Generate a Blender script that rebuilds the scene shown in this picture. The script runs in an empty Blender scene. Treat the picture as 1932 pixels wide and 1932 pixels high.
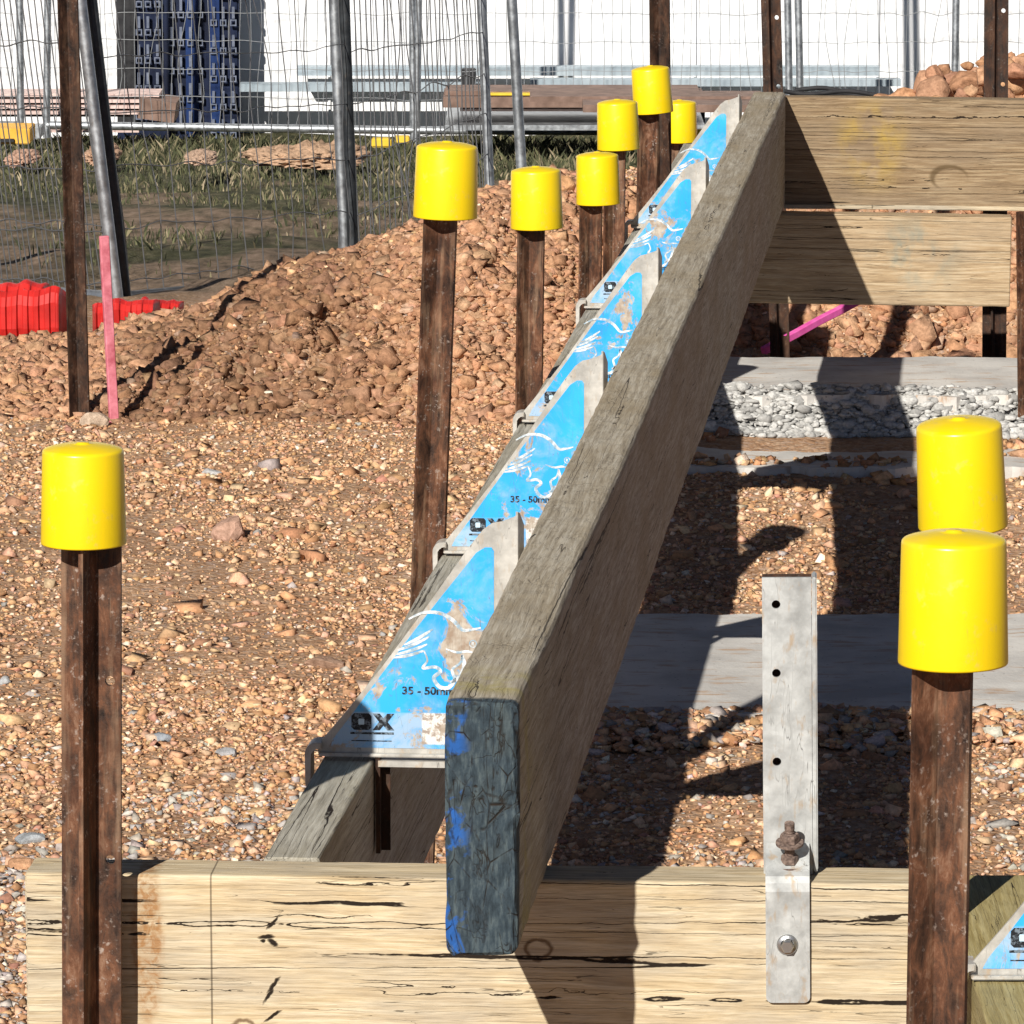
import bpy, bmesh, math, random
import numpy as np
from mathutils import Vector, Matrix, noise as mnoise
R = math.radians
random.seed(7); rng = np.random.default_rng(11)
sc = bpy.context.scene
COL = sc.collection
# ------------------------------------------------------------------ camera
FPX = 10000.0; CX = 966.0; CY = 966.0          # focal length and centre in pixels of a 1932 px wide frame
TH = math.atan(1701.0 / FPX); HC = 1.447        # pitch below the horizon, camera height
cd = bpy.data.cameras.new('camera'); cam = bpy.data.objects.new('camera', cd); COL.objects.link(cam)
cam.location = (0, 0, HC); cam.rotation_euler = (math.pi / 2 - TH, 0, 0)
cd.sensor_width = 36; cd.lens = 36 * FPX / 1932.0; cd.clip_start = .1; cd.clip_end = 400
sc.camera = cam
# ------------------------------------------------------------------ sun and sky
SA, SB, SC_ = .39, 1.0, -.66                    # direction the sunlight travels
sd = Vector((SA, SB, SC_)).normalized()
ld = bpy.data.lights.new('sun', 'SUN'); ld.energy = 5.0; ld.angle = R(.53); ld.color = (1.0, .955, .88)
sun = bpy.data.objects.new('sun', ld); COL.objects.link(sun); sun.location = (-3, -6, 8)
sun.rotation_euler = sd.to_track_quat('-Z', 'Y').to_euler()
w = bpy.data.worlds.new('World'); sc.world = w; w.use_nodes = True
wn = w.node_tree; bgn = wn.nodes['Background']; sk = wn.nodes.new('ShaderNodeTexSky')
sk.sky_type = 'NISHITA'; sk.sun_disc = False; sk.sun_elevation = math.asin(-sd.z)
sk.sun_rotation = math.atan2(-sd.x, -sd.y); sk.air_density = .35; sk.dust_density = .1
wn.links.new(sk.outputs[0], bgn.inputs[0]); bgn.inputs[1].default_value = .05
sc.view_settings.view_transform = 'Standard'; sc.view_settings.look = 'None'
sc.view_settings.exposure = .35; sc.view_settings.gamma = 1
sc.render.engine = 'CYCLES'; sc.render.resolution_x = 1024; sc.render.resolution_y = 1024

# ------------------------------------------------------------------ where things stand
def ray(x, y):
    u = (x - CX) / FPX; v = -(y - CY) / FPX
    return Vector((u, math.cos(TH) + v * math.sin(TH), -math.sin(TH) + v * math.cos(TH)))
def PY(x, y, Y):
    d = ray(x, y); return Vector((0, 0, HC)) + d * (Y / d.y)
def PZ(x, y, z):
    d = ray(x, y); return Vector((0, 0, HC)) + d * ((z - HC) / d.z)
# ------------------------------------------------------------------ object helpers
def tag(o, label=None, cat=None, group=None, kind=None):
    if label: o['label'] = label
    if cat: o['category'] = cat
    if group: o['group'] = group
    if kind: o['kind'] = kind
    return o
def empty(name, loc, rot=(0, 0, 0)):
    o = bpy.data.objects.new(name, None); COL.objects.link(o); o.location = loc; o.rotation_euler = rot
    o.empty_display_size = .05; return o
def link(name, me, mat, parent=None, smooth=False):
    o = bpy.data.objects.new(name, me); COL.objects.link(o)
    if mat is not None:
        for m in (mat if isinstance(mat, (list, tuple)) else [mat]): me.materials.append(m)
    if smooth: me.polygons.foreach_set('use_smooth', [True] * len(me.polygons))
    if parent is not None: o.parent = parent
    return o
def bm_obj(name, bm, mat, parent=None, smooth=False):
    me = bpy.data.meshes.new(name); bmesh.ops.recalc_face_normals(bm, faces=bm.faces); bm.to_mesh(me); bm.free()
    return link(name, me, mat, parent, smooth)
def np_mesh(name, V, F, mat, parent=None, smooth=False, col=None):
    me = bpy.data.meshes.new(name); V = np.asarray(V, np.float32); F = np.asarray(F, np.int32)
    n = F.shape[1]
    me.vertices.add(len(V)); me.vertices.foreach_set('co', V.ravel())
    me.loops.add(F.size); me.loops.foreach_set('vertex_index', F.ravel())
    me.polygons.add(len(F)); me.polygons.foreach_set('loop_start', np.arange(0, F.size, n, dtype=np.int32))
    me.polygons.foreach_set('loop_total', np.full(len(F), n, np.int32))
    me.update(calc_edges=True)
    if col is not None:
        a = me.color_attributes.new('col', 'FLOAT_COLOR', 'POINT'); a.data.foreach_set('color', np.asarray(col, np.float32).ravel())
    me.validate()
    return link(name, me, mat, parent, smooth)
def box(bm, x0, x1, y0, y1, z0, z1):
    vs = [bm.verts.new((x, y, z)) for x in (x0, x1) for y in (y0, y1) for z in (z0, z1)]
    for q in ((0,1,3,2), (4,6,7,5), (0,4,5,1), (2,3,7,6), (0,2,6,4), (1,5,7,3)): bm.faces.new([vs[i] for i in q])
    return vs
def prism(bm, pts, y0, y1):
    """outline pts (x,z) given a thickness along y"""
    a = [bm.verts.new((x, y0, z)) for x, z in pts]; b = [bm.verts.new((x, y1, z)) for x, z in pts]
    bm.faces.new(a); bm.faces.new(b[::-1]); n = len(pts)
    for i in range(n): bm.faces.new((a[i], b[i], b[(i+1) % n], a[(i+1) % n]))
def lathe(bm, prof, n=40, c=(0, 0, 0)):
    rings = []
    for r, z in prof:
        if r < 1e-6: rings.append([bm.verts.new((c[0], c[1], c[2] + z))])
        else: rings.append([bm.verts.new((c[0] + r*math.cos(2*math.pi*i/n), c[1] + r*math.sin(2*math.pi*i/n), c[2] + z)) for i in range(n)])
    for a, b in zip(rings, rings[1:]):
        for i in range(n):
            j = (i+1) % n
            if len(a) == 1 and len(b) == 1: continue
            if len(a) == 1: bm.faces.new((a[0], b[i], b[j]))
            elif len(b) == 1: bm.faces.new((a[i], b[0], a[j]))
            else: bm.faces.new((a[i], b[i], b[j], a[j]))
def tubes(lines, r, n=4):
    """polylines -> one vertex/face array of thin round wires"""
    Vs = []; Fs = []; o = 0
    for L in lines:
        L = np.asarray(L, float); m = len(L)
        T = np.gradient(L, axis=0); T /= np.linalg.norm(T, axis=1)[:, None] + 1e-9
        up = np.array([0, 1.0, 0]) if abs(T[0][1]) < .8 else np.array([1.0, 0, 0])
        A = np.cross(T, up); A /= np.linalg.norm(A, axis=1)[:, None] + 1e-9; B = np.cross(T, A)
        for k in range(n):
            a = 2*math.pi*k/n + .4
            Vs.append(L + r*(math.cos(a)*A + math.sin(a)*B))
        for i in range(m-1):
            for k in range(n):
                k2 = (k+1) % n
                Fs.append((o+k*m+i, o+k*m+i+1, o+k2*m+i+1, o+k2*m+i))
        o += n*m
    return np.vstack(Vs), np.array(Fs)

# ------------------------------------------------------------------ node helpers
class N:
    def __init__(s, name, rough=.8, metal=0.0, spec=.3):
        s.m = bpy.data.materials.new(name); s.m.use_nodes = True; s.t = s.m.node_tree
        s.b = s.t.nodes['Principled BSDF']; s.b.inputs['Roughness'].default_value = rough
        s.b.inputs['Metallic'].default_value = metal; s.b.inputs['Specular IOR Level'].default_value = spec
        s.tc = s.n('TexCoord')
    def n(s, t): return s.t.nodes.new('ShaderNode' + t)
    def put(s, sock, v):
        if isinstance(v, bpy.types.NodeSocket): s.t.links.new(v, sock)
        elif v is not None:
            if isinstance(v, (tuple, list)) and len(v) == 3 and sock.type == 'RGBA': v = (*v, 1)
            sock.default_value = v
    def math(s, op, a, b=None, c=None, clamp=False):
        n = s.n('Math'); n.operation = op; n.use_clamp = clamp
        s.put(n.inputs[0], a); s.put(n.inputs[1], b); s.put(n.inputs[2], c); return n.outputs[0]
    def map(s, vec, sc=(1, 1, 1), loc=(0, 0, 0), rot=(0, 0, 0)):
        n = s.n('Mapping'); s.put(n.inputs[0], vec); n.inputs[1].default_value = loc; n.inputs[2].default_value = rot; n.inputs[3].default_value = sc
        return n.outputs[0]
    def noise(s, vec, scale, detail=4, rough=.55, dist=0, out=0):
        n = s.n('TexNoise'); s.put(n.inputs['Vector'], vec); n.inputs['Scale'].default_value = scale
        n.inputs['Detail'].default_value = detail; n.inputs['Roughness'].default_value = rough; n.inputs['Distortion'].default_value = dist
        return n.outputs[out]
    def voro(s, vec, scale, feat='F1', out='Distance', rnd=1.0):
        n = s.n('TexVoronoi'); n.feature = feat; s.put(n.inputs['Vector'], vec); n.inputs['Scale'].default_value = scale
        n.inputs['Randomness'].default_value = rnd
        return n.outputs[out]
    def ramp(s, f, stops, interp='LINEAR'):
        n = s.n('ValToRGB'); s.put(n.inputs[0], f); e = n.color_ramp; e.interpolation = interp
        while len(e.elements) < len(stops): e.elements.new(.5)
        for el, (p, c) in zip(e.elements, stops):
            el.position = p; el.color = (c, c, c, 1) if isinstance(c, (int, float)) else (*c, 1)
        return n.outputs[0]
    def mix(s, f, a, b, mode='MIX'):
        n = s.n('Mix'); n.data_type = 'RGBA'; n.blend_type = mode; n.clamp_factor = True
        s.put(n.inputs[0], f); s.put(n.inputs[6], a); s.put(n.inputs[7], b); return n.outputs[2]
    def smooth(s, v, lo, hi):
        n = s.n('MapRange'); n.interpolation_type = 'SMOOTHSTEP'; s.put(n.inputs[0], v)
        n.inputs[1].default_value = lo; n.inputs[2].default_value = hi; return n.outputs[0]
    def sep(s, v):
        n = s.n('SeparateXYZ'); s.put(n.inputs[0], v); return n.outputs
    def ell(s, vec, c, r, ang=0, soft=.35):
        """soft ellipse mask in the xz plane of a vector; 1 inside"""
        m = s.n('Mapping'); m.vector_type = 'TEXTURE'; s.put(m.inputs[0], vec)
        m.inputs[1].default_value = (c[0], 0, c[1]); m.inputs[2].default_value = (0, ang, 0); m.inputs[3].default_value = (r[0], 1e6, r[1])
        l = s.n('VectorMath'); l.operation = 'LENGTH'; s.put(l.inputs[0], m.outputs[0])
        return s.smooth(l.outputs['Value'], 1+soft, 1-soft)
    def rand(s): return s.n('ObjectInfo').outputs['Random']
    def bump(s, h, strength=.5, dist=.002, prev=None):
        n = s.n('Bump'); n.inputs['Strength'].default_value = strength; n.inputs['Distance'].default_value = dist
        s.put(n.inputs['Height'], h)
        if prev is not None: s.put(n.inputs['Normal'], prev)
        return n.outputs[0]
    def out(s, col, rough=None, nrm=None):
        s.put(s.b.inputs['Base Color'], col)
        if rough is not None: s.put(s.b.inputs['Roughness'], rough)
        if nrm is not None: s.put(s.b.inputs['Normal'], nrm)
        return s.m

def wood(name, cols, crack=.5, cracksc=1.0, stain=None, extra=None, off=(0, 0, 0), bump=.6, check=0):
    """weathered timber; grain runs along the object's own x axis"""
    s = N(name, .85, 0, .2); v = s.tc.outputs['Object']
    v = s.map(v, loc=off)
    wv = s.n('VectorMath'); wv.operation = 'ADD'
    dn = s.noise(s.map(v, (1.2, 5, 5)), 3, 2, .5, out=1)
    sc_ = s.n('VectorMath'); sc_.operation = 'SCALE'; s.put(sc_.inputs[0], dn); sc_.inputs[3].default_value = .018
    s.put(wv.inputs[0], v); s.put(wv.inputs[1], sc_.outputs[0]); g = wv.outputs[0]
    grain = s.noise(s.map(g, (2.2, 60, 60)), 4, 6, .65)
    fine = s.noise(s.map(g, (10, 260, 260)), 4, 3, .6)
    blot = s.noise(s.map(g, (2.5, 9, 9)), 2.2, 4, .6)
    c = s.ramp(grain, [(.3, cols[0]), (.48, cols[1]), (.62, cols[2])])
    c = s.mix(s.ramp(blot, [(.42, 0), (.68, 1)]), c, s.mix(.75, c, cols[3]))
    c = s.mix(.35, c, s.mix(1, c, s.ramp(fine, [(.3, (.45, .42, .4)), (.6, (1.25, 1.22, 1.2))]), 'MULTIPLY'))
    # drying cracks along the grain: contour lines of a strongly stretched noise that swell and die out
    cw = s.n('VectorMath'); cw.operation = 'ADD'; cs = s.n('VectorMath'); cs.operation = 'SCALE'
    s.put(cs.inputs[0], s.noise(s.map(v, (9, 22, 22)), 3, 4, .6, out=1)); cs.inputs[3].default_value = .0028
    s.put(cw.inputs[0], v); s.put(cw.inputs[1], cs.outputs[0]); q = cw.outputs[0]
    cr = None
    for (sx, sz, wd, lo, hi, mx, amp, of) in ((.12, 15, .0042, .34, .54, 1.6, 1, 0), (.3, 34, .0065, .46, .62, 3, .85, 9), (1.6, 60, .010, .5, .66, 7, .5, 17)):
        cn = s.noise(s.map(q, (sx*cracksc, sz*cracksc, sz*cracksc), (of, of*2, of*3)), 3.2, 1.0, .4)
        mk = s.ramp(s.noise(s.map(v, (mx, mx*5, mx*5), (of+3, 1, of)), 3, 3, .55), [(lo, 0), (hi, 1)])
        d = s.math('ABSOLUTE', s.math('SUBTRACT', cn, .5)); wdt = s.math('MULTIPLY', mk, wd)
        l = s.math('MULTIPLY', s.smooth(s.math('DIVIDE', d, s.math('ADD', wdt, .0008)), 1.0, .35), s.math('MULTIPLY', s.math('MINIMUM', s.math('MULTIPLY', mk, 2.5), 1), amp))
        cr = l if cr is None else s.math('MAXIMUM', cr, l)
    if check:   # fine crackle of an old weathered face
        cc = s.voro(s.map(q, (38, 90, 90)), 1.6, 'DISTANCE_TO_EDGE')
        l3 = s.math('MULTIPLY', s.smooth(cc, .045, .0), s.ramp(s.noise(v, 24, 3, .6), [(.46, 0), (.6, check)]))
        cr = s.math('MAXIMUM', cr, l3)
    cr = s.math('MULTIPLY', cr, crack * 2, clamp=True)
    if extra: c, cr = extra(s, v, c, cr)
    c = s.mix(cr, c, (.018, .012, .008))  # occlusion shade inside the cracks is put into the colour as near-black
    h = s.math('ADD', s.math('MULTIPLY', grain, .5), s.math('MULTIPLY', fine, .2))
    h = s.math('SUBTRACT', h, s.math('MULTIPLY', cr, 1.6))
    return s.out(c, None, s.bump(h, bump, .0022))

# ------------------------------------------------------------------ materials
def m_soil():
    s = N('soil_and_grass', .95, 0, .1); g = s.n('NewGeometry').outputs['Position']; p = s.sep(g)
    a = s.noise(g, 3.0, 5, .6); b = s.noise(g, 60, 6, .65); c3 = s.noise(g, 14, 4, .6)
    c = s.ramp(b, [(.3, (.22, .12, .065)), (.5, (.39, .225, .128)), (.66, (.5, .315, .19))])
    c = s.mix(s.ramp(a, [(.4, 0), (.65, .7)]), c, (.27, .14, .075))
    c = s.mix(s.ramp(c3, [(.5, 0), (.68, .5)]), c, (.42, .3, .2))
    vc = s.voro(g, 130, out='Color'); vd = s.voro(g, 130); vf = s.voro(g, 420, out='Color')
    c = s.mix(.5, c, s.mix(1, c, s.ramp(s.sep(vf)[0], [(0, .55), (.5, 1), (1, 1.5)]), 'MULTIPLY'))
    c = s.mix(.45, c, s.mix(.75, c, s.ramp(s.sep(vc)[0], [(0, (.16, .09, .05)), (.5, (.4, .25, .15)), (.85, (.5, .4, .3)), (1, (.3, .3, .31))]))) 
    # beyond the fence: brown field with strips of grass
    y = p[1]; far = s.smooth(y, 11.5, 12.4)
    gn = s.noise(s.map(g, (1.1, .35, 1)), 1.6, 5, .6); g2 = s.noise(s.map(g, (5, 1.2, 1)), 4, 5, .65)
    gc = s.ramp(g2, [(.35, (.09, .068, .045)), (.5, (.19, .135, .092)), (.7, (.3, .215, .155))])
    gg = s.ramp(g2, [(.35, (.025, .026, .013)), (.55, (.07, .068, .034)), (.72, (.15, .13, .08))])
    fc = s.mix(s.ramp(s.math('ADD', gn, s.math('MULTIPLY', s.smooth(y, 14, 24), .16)), [(.46, 0), (.6, 1)]), gc, gg)
    c = s.mix(far, c, fc)
    h = s.math('SUBTRACT', s.math('ADD', b, s.math('MULTIPLY', c3, 1.5)), s.math('MULTIPLY', vd, .6))
    return s.out(c, None, s.bump(h, .7, .006))
M = {}
M['soil'] = m_soil()
def m_stone(name='stone', rough=.85):
    s = N(name, rough, 0, .25); a = s.n('Attribute'); a.attribute_name = 'col'; v = s.tc.outputs['Object']
    n = s.noise(v, 220, 4, .6); c = s.mix(1, a.outputs['Color'], s.ramp(n, [(.3, .72), (.6, 1.15)]), 'MULTIPLY')
    return s.out(c, None, s.bump(n, .35, .0015))
M['stone'] = m_stone()
def m_clod():
    s = N('clod', .95, 0, .1); a = s.n('Attribute'); a.attribute_name = 'col'; v = s.tc.outputs['Object']
    n = s.noise(v, 70, 6, .7); c = s.mix(1, a.outputs['Color'], s.ramp(n, [(.3, (.55, .5, .45)), (.62, (1.3, 1.25, 1.2))]), 'MULTIPLY')
    return s.out(c, None, s.bump(n, .8, .006))
M['clod'] = m_clod()
def m_concrete():
    s = N('concrete', .85, 0, .25); v = s.tc.outputs['Object']
    n = s.noise(v, 9, 6, .6); n2 = s.noise(s.map(v, (1, 3.5, 1)), 16, 4, .6); n3 = s.noise(v, 160, 3, .6)
    c = s.ramp(n, [(.35, (.42, .4, .375)), (.6, (.58, .555, .515))])
    c = s.mix(s.ramp(n2, [(.56, 0), (.66, .75)]), c, (.42, .28, .18))
    c = s.mix(s.ramp(s.voro(v, 60), [(.06, .7), (.12, 0)]), c, (.15, .13, .12))
    return s.out(c, None, s.bump(s.math('ADD', n3, n), .35, .003))
M['concrete'] = m_concrete()
def m_rust(name, dark=1.0, streak=.5):
    s = N(name, .62, .25, .4); v = s.tc.outputs['Object']; r = s.rand()
    ad = s.n('VectorMath'); ad.operation = 'ADD'; s.put(ad.inputs[0], v)
    cb = s.n('CombineXYZ'); s.put(cb.inputs[2], s.math('MULTIPLY', r, 30)); s.put(ad.inputs[1], cb.outputs[0]); v = ad.outputs[0]
    n = s.noise(s.map(v, (1, 1, .4)), 75, 7, .72, .4); n2 = s.noise(s.map(v, (1, 1, .08)), 95, 4, .6); n3 = s.noise(v, 260, 4, .6)
    c = s.ramp(n, [(.33, (.022*dark, .014*dark, .011*dark)), (.47, (.085*dark, .04*dark, .022*dark)), (.56, (.15*dark, .062*dark, .03*dark)), (.68, (.28*dark, .16*dark, .1*dark))])
    c = s.mix(s.ramp(n2, [(.52, 0), (.64, streak)]), c, (.33*dark, .21*dark, .13*dark))
    c = s.mix(s.math('MULTIPLY', s.ramp(n3, [(.56, 0), (.68, .8)]), s.ramp(s.noise(v, 45, 3), [(.5, 0), (.6, 1)])), c, (.4*dark, .33*dark, .28*dark))
    c = s.mix(s.ramp(s.noise(v, 22, 3, .6), [(.45, 0), (.62, .75)]), c, s.mix(1, c, (.36, .3, .28), 'MULTIPLY'))
    return s.out(c, s.ramp(n, [(.3, .4), (.6, .8)]), s.bump(s.math('ADD', n, s.math('MULTIPLY', n3, .5)), .6, .0012))
M['rust'] = m_rust('rusty_steel', 1.0); M['rust_dark'] = m_rust('dark_rusty_steel', .42, .2)
def m_yellow():
    s = N('yellow_plastic', .36, 0, .45); v = s.tc.outputs['Object']
    n = s.noise(v, 300, 2, .5); n2 = s.noise(v, 18, 4, .6)
    c = s.mix(s.ramp(n2, [(.45, 0), (.75, .35)]), (.84, .60, .002), (.80, .55, .004))
    top = s.smooth(s.sep(v)[2], .072, .083)
    c = s.mix(s.math('MULTIPLY', top, s.ramp(n2, [(.35, .0), (.6, .28)])), c, (.62, .47, .12))
    sf = s.noise(s.map(v, (60, 60, 9), (3, 1, 2)), 3, 3, .6); c = s.mix(s.math('MULTIPLY', s.ramp(s.math('ABSOLUTE', s.math('SUBTRACT', sf, .5)), [(0, .5), (.006, 0)]), s.ramp(s.noise(v, 30, 4, .6), [(.52, 0), (.62, 1)])), c, (.42, .3, .06))
    c = s.mix(s.ramp(s.noise(v, 75, 5, .65), [(.6, 0), (.74, .4)]), c, (.55, .42, .16))
    s.b.inputs['Coat Weight'].default_value = .12; s.b.inputs['Coat Roughness'].default_value = .25
    s.b.inputs['Subsurface Weight'].default_value = .0
    return s.out(c, s.ramp(n2, [(.3, .32), (.7, .46)]), s.bump(n, .12, .0006))
M['yellow'] = m_yellow()
def m_galv(name='galvanised_steel', base=(.5, .51, .5), metal=.55, dirt=.5):
    s = N(name, .45, metal, .5); v = s.tc.outputs['Object']
    n = s.noise(v, 30, 5, .65); n2 = s.noise(s.map(v, (1, 1, .4)), 110, 5, .6); n3 = s.voro(v, 120, out='Color')
    c = s.mix(s.ramp(n, [(.35, 0), (.65, 1)]), tuple(b*.72 for b in base), tuple(min(1, b*1.2) for b in base))
    c = s.mix(.16, c, s.mix(1, c, s.ramp(s.sep(n3)[0], [(0, .6), (1, 1.3)]), 'MULTIPLY'))
    sc2 = s.noise(s.map(v, (9, 9, 1.2)), 6, 3, .6); c = s.mix(s.math('MULTIPLY', s.ramp(s.math('ABSOLUTE', s.math('SUBTRACT', sc2, .5)), [(0, 1), (.006, 0)]), s.ramp(n, [(.45, 0), (.6, dirt)])), c, (.05, .045, .04))
    c = s.mix(s.ramp(n2, [(.56, 0), (.68, dirt)]), c, (.4, .3, .2))
    return s.out(c, s.ramp(n, [(.3, .38), (.7, .6)]), s.bump(n2, .2, .0006))
M['galv'] = m_galv(base=(.47, .48, .47), metal=.3, dirt=.8); M['tube'] = m_galv('galvanised_tube', (.42, .44, .46), .9, .15)
M['plate'] = m_galv('painted_grey_plate', (.46, .44, .4), .15, .75)
M['tube_dark'] = m_galv('dark_tube', (.05, .055, .06), .6, .1)  # near-black tube for the posts and rail of one near panel
M['wire'] = N('wire', .5, .6, .5).out((.17, .17, .175)); M['wire_far'] = N('far_wire', .5, .5, .5).out((.3, .31, .32))
M['bolt'] = N('bolt_steel', .3, .9, .5).out((.45, .45, .45))
def m_rb():
    s = N('rusty_bolt', .8, .3, .3); n = s.noise(s.tc.outputs['Object'], 300, 4); return s.out(s.ramp(n, [(.35, (.1, .07, .06)), (.65, (.3, .22, .18))]), None, s.bump(n, .6, .001))
M['rustbolt'] = m_rb()
def m_label():
    """blue sticker, scuffed through to the metal; object space in metres"""
    s = N('blue_sticker', .38, 0, .5); v = s.tc.outputs['Object']; r = s.rand()
    ad = s.n('VectorMath'); ad.operation = 'ADD'; s.put(ad.inputs[0], v)
    cb = s.n('CombineXYZ'); s.put(cb.inputs[0], s.math('MULTIPLY', r, 3.1)); s.put(cb.inputs[2], s.math('MULTIPLY', r, 5.7)); s.put(ad.inputs[1], cb.outputs[0]); u = ad.outputs[0]
    a = s.noise(u, 22, 6, .65, .5); b = s.noise(u, 90, 4, .6); p = s.sep(v)
    blue = s.ramp(s.noise(u, 12, 3, .5), [(.35, (.02, .31, .72)), (.65, (.03, .42, .88))])
    faded = s.mix(s.ramp(b, [(.4, .15), (.7, .6)]), blue, (.3, .44, .45))
    c = s.mix(s.ramp(a, [(.48, 0), (.6, 1)]), blue, faded)
    low = s.smooth(p[2], .042, .040)
    c = s.mix(low, c, s.mix(s.ramp(a, [(.42, .1), (.55, .6)]), blue, (.5, .53, .53)))
    white = s.math('MULTIPLY', s.math('MULTIPLY', low, s.smooth(p[0], .095, .097)), s.smooth(p[2], .011, .013))
    c = s.mix(white, c, s.ramp(s.noise(u, 130, 5, .7), [(.42, (.33, .27, .23)), (.52, (.72, .7, .66))]))
    worn = s.ramp(s.noise(u, 16, 7, .74, .7), [(.54, 0), (.585, 1)])
    edge = s.math('MULTIPLY', s.smooth(s.noise(u, 55, 4, .6), .5, .62), .9)
    c = s.mix(worn, c, s.ramp(b, [(.35, (.3, .22, .16)), (.65, (.5, .45, .38))]))
    sx = s.noise(s.map(u, (40, 1, 4), rot=(0, .5, 0)), 3, 2, .5)
    c = s.mix(s.ramp(s.math('ABSOLUTE', s.math('SUBTRACT', sx, .5)), [(0, .6), (.005, 0)]), c, (.12, .1, .08))
    return s.out(c, s.ramp(a, [(.3, .3), (.7, .55)]))
M['label'] = m_label()
def m_ink():
    s = N('black_ink', .5); n = s.noise(s.tc.outputs['Object'], 240, 4, .65); return s.out(s.ramp(n, [(.5, (.012, .014, .018)), (.6, (.16, .2, .24))]))
M['ink'] = m_ink()
def m_white_ink():
    s = N('white_ink', .5); v = s.tc.outputs['Object']; ad = s.n('VectorMath'); ad.operation = 'ADD'; s.put(ad.inputs[0], v)
    cb = s.n('CombineXYZ'); s.put(cb.inputs[0], s.math('MULTIPLY', s.rand(), 9)); s.put(ad.inputs[1], cb.outputs[0]); n = s.noise(ad.outputs[0], 70, 6, .7)
    return s.out(s.ramp(n, [(.42, (.72, .76, .8)), (.5, (.5, .53, .54)), (.56, (.24, .38, .5)), (.64, (.38, .33, .26))]))
M['white'] = m_white_ink()
M['blue_print'] = N('light_blue_print', .5).out((.5, .68, .8))

GREY = [(.2, .168, .122), (.33, .288, .22), (.43, .39, .315), (.28, .225, .145)]
def ex_main(s, v, c, cr):
    p = s.sep(v); x = p[0]; z = p[2]
    n = s.noise(s.map(v, (1, 1.8, .5)), 120, 5, .65); n2 = s.noise(v, 28, 4, .6, .4)
    # olive lichen band near the end and paint on the sawn end itself
    c = s.mix(s.math('MULTIPLY', s.math('MULTIPLY', s.smooth(x, .02, .06), s.smooth(x, .16, .08)), s.ramp(n2, [(.42, .0), (.6, .75)])), c, (.32, .27, .1))
    fz = s.math('ADD', x, s.math('MULTIPLY', s.math('SUBTRACT', n2, .5), .03))
    end = s.smooth(fz, .024, .012)
    ec = s.ramp(n, [(.3, (.015, .022, .028)), (.5, (.034, .05, .062)), (.68, (.075, .098, .105))])
    ec = s.mix(s.ramp(n2, [(.5, 0), (.66, .3)]), ec, (.09, .11, .105))
    y = p[1]
    bl = s.math('MULTIPLY', s.smooth(y, .006, .018), s.ramp(s.noise(v, 34, 5, .6, .6), [(.5, 0), (.56, 1)]))
    ec = s.mix(bl, ec, (.02, .09, .3))
    c = s.mix(end, c, ec)
    # checks on the end grain
    q = s.noise(s.map(v, (1, 16, 11)), 1.4, 4, .6, .5)
    l = s.ramp(s.math('ABSOLUTE', s.math('SUBTRACT', q, .5)), [(0, 1), (.01, 0)])
    q2 = s.noise(s.map(v, (1, 50, 5), (0, 3, 1)), 1.4, 4, .6, .5)
    l2 = s.ramp(s.math('ABSOLUTE', s.math('SUBTRACT', q2, .52)), [(0, 1), (.014, 0)])
    vv = s.voro(s.map(v, (1, 26, 15), (0, 2, 5)), 2.2, 'DISTANCE_TO_EDGE'); l4 = s.math('MULTIPLY', s.smooth(vv, .035, .0), s.ramp(s.noise(v, 45, 3, .6), [(.45, 0), (.6, 1)]))
    k = s.math('MAXIMUM', s.math('MULTIPLY', s.math('MAXIMUM', l, l2), s.ramp(n2, [(.46, 0), (.56, .9)])), l4)
    cr = s.math('ADD', s.math('MULTIPLY', cr, s.math('SUBTRACT', 1, end)), s.math('MULTIPLY', end, k))
    return c, cr
M['wood_grey'] = wood('weathered_grey_timber', GREY, .42, 1.0, extra=ex_main, check=.45, bump=.5)
def ex_left(s, v, c, cr):
    n2 = s.noise(v, 20, 4, .6)
    return s.mix(s.ramp(n2, [(.6, 0), (.72, .5)]), c, (.3, .27, .14)), cr
M['wood_left'] = wood('grey_edge_timber', [(.2, .185, .15), (.33, .31, .26), (.44, .42, .36), (.3, .27, .2)], .5, .8, extra=ex_left, off=(3, 1, 2))
YEL = [(.36, .265, .15), (.52, .415, .26), (.62, .53, .37), (.37, .33, .265)]
def ex_front(s, v, c, cr):
    # slanted black fixing slots, a broken knot, a saw line and a rust stain, each where it sits on the face
    n = s.noise(v, 260, 3, .6); n1 = s.noise(v, 150, 4, .6, .6)
    wv = s.n('VectorMath'); wv.operation = 'ADD'; sc_ = s.n('VectorMath'); sc_.operation = 'SCALE'
    s.put(sc_.inputs[0], s.noise(v, 90, 3, .5, out=1)); sc_.inputs[3].default_value = .007
    s.put(wv.inputs[0], v); s.put(wv.inputs[1], sc_.outputs[0]); q = wv.outputs[0]
    f = None
    for (cx, cz, rx, rz, a) in FRONT_MARKS:
        e = s.ell(q, (cx + .003, cz + .003), (rx, rz), a)
        f = e if f is None else s.math('MAXIMUM', f, e)
    cr = s.math('MAXIMUM', cr, f)
    p = s.sep(v)
    c = s.mix(s.math('MULTIPLY', s.ell(q, (.105, .15), (.013, .07), 0, .25), s.ramp(n1, [(.4, .25), (.6, .85)])), c, (.3, .14, .045))
    c = s.mix(s.math('MULTIPLY', s.ell(v, (.155, .1), (.0008, .2), 0, .5), .7), c, (.05, .035, .02))
    for (cx, cz, r) in ((.43, .145, .012), (.185, .075, .01)):
        e = s.ell(q, (cx, cz), (r, r*.8), 0, .12)
        ring = s.math('MULTIPLY', e, s.math('SUBTRACT', 1, s.ell(q, (cx, cz), (r*.7, r*.55), 0, .2)))
        c = s.mix(s.math('MULTIPLY', ring, .8), c, (.1, .05, .02))
    return c, cr
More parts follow.
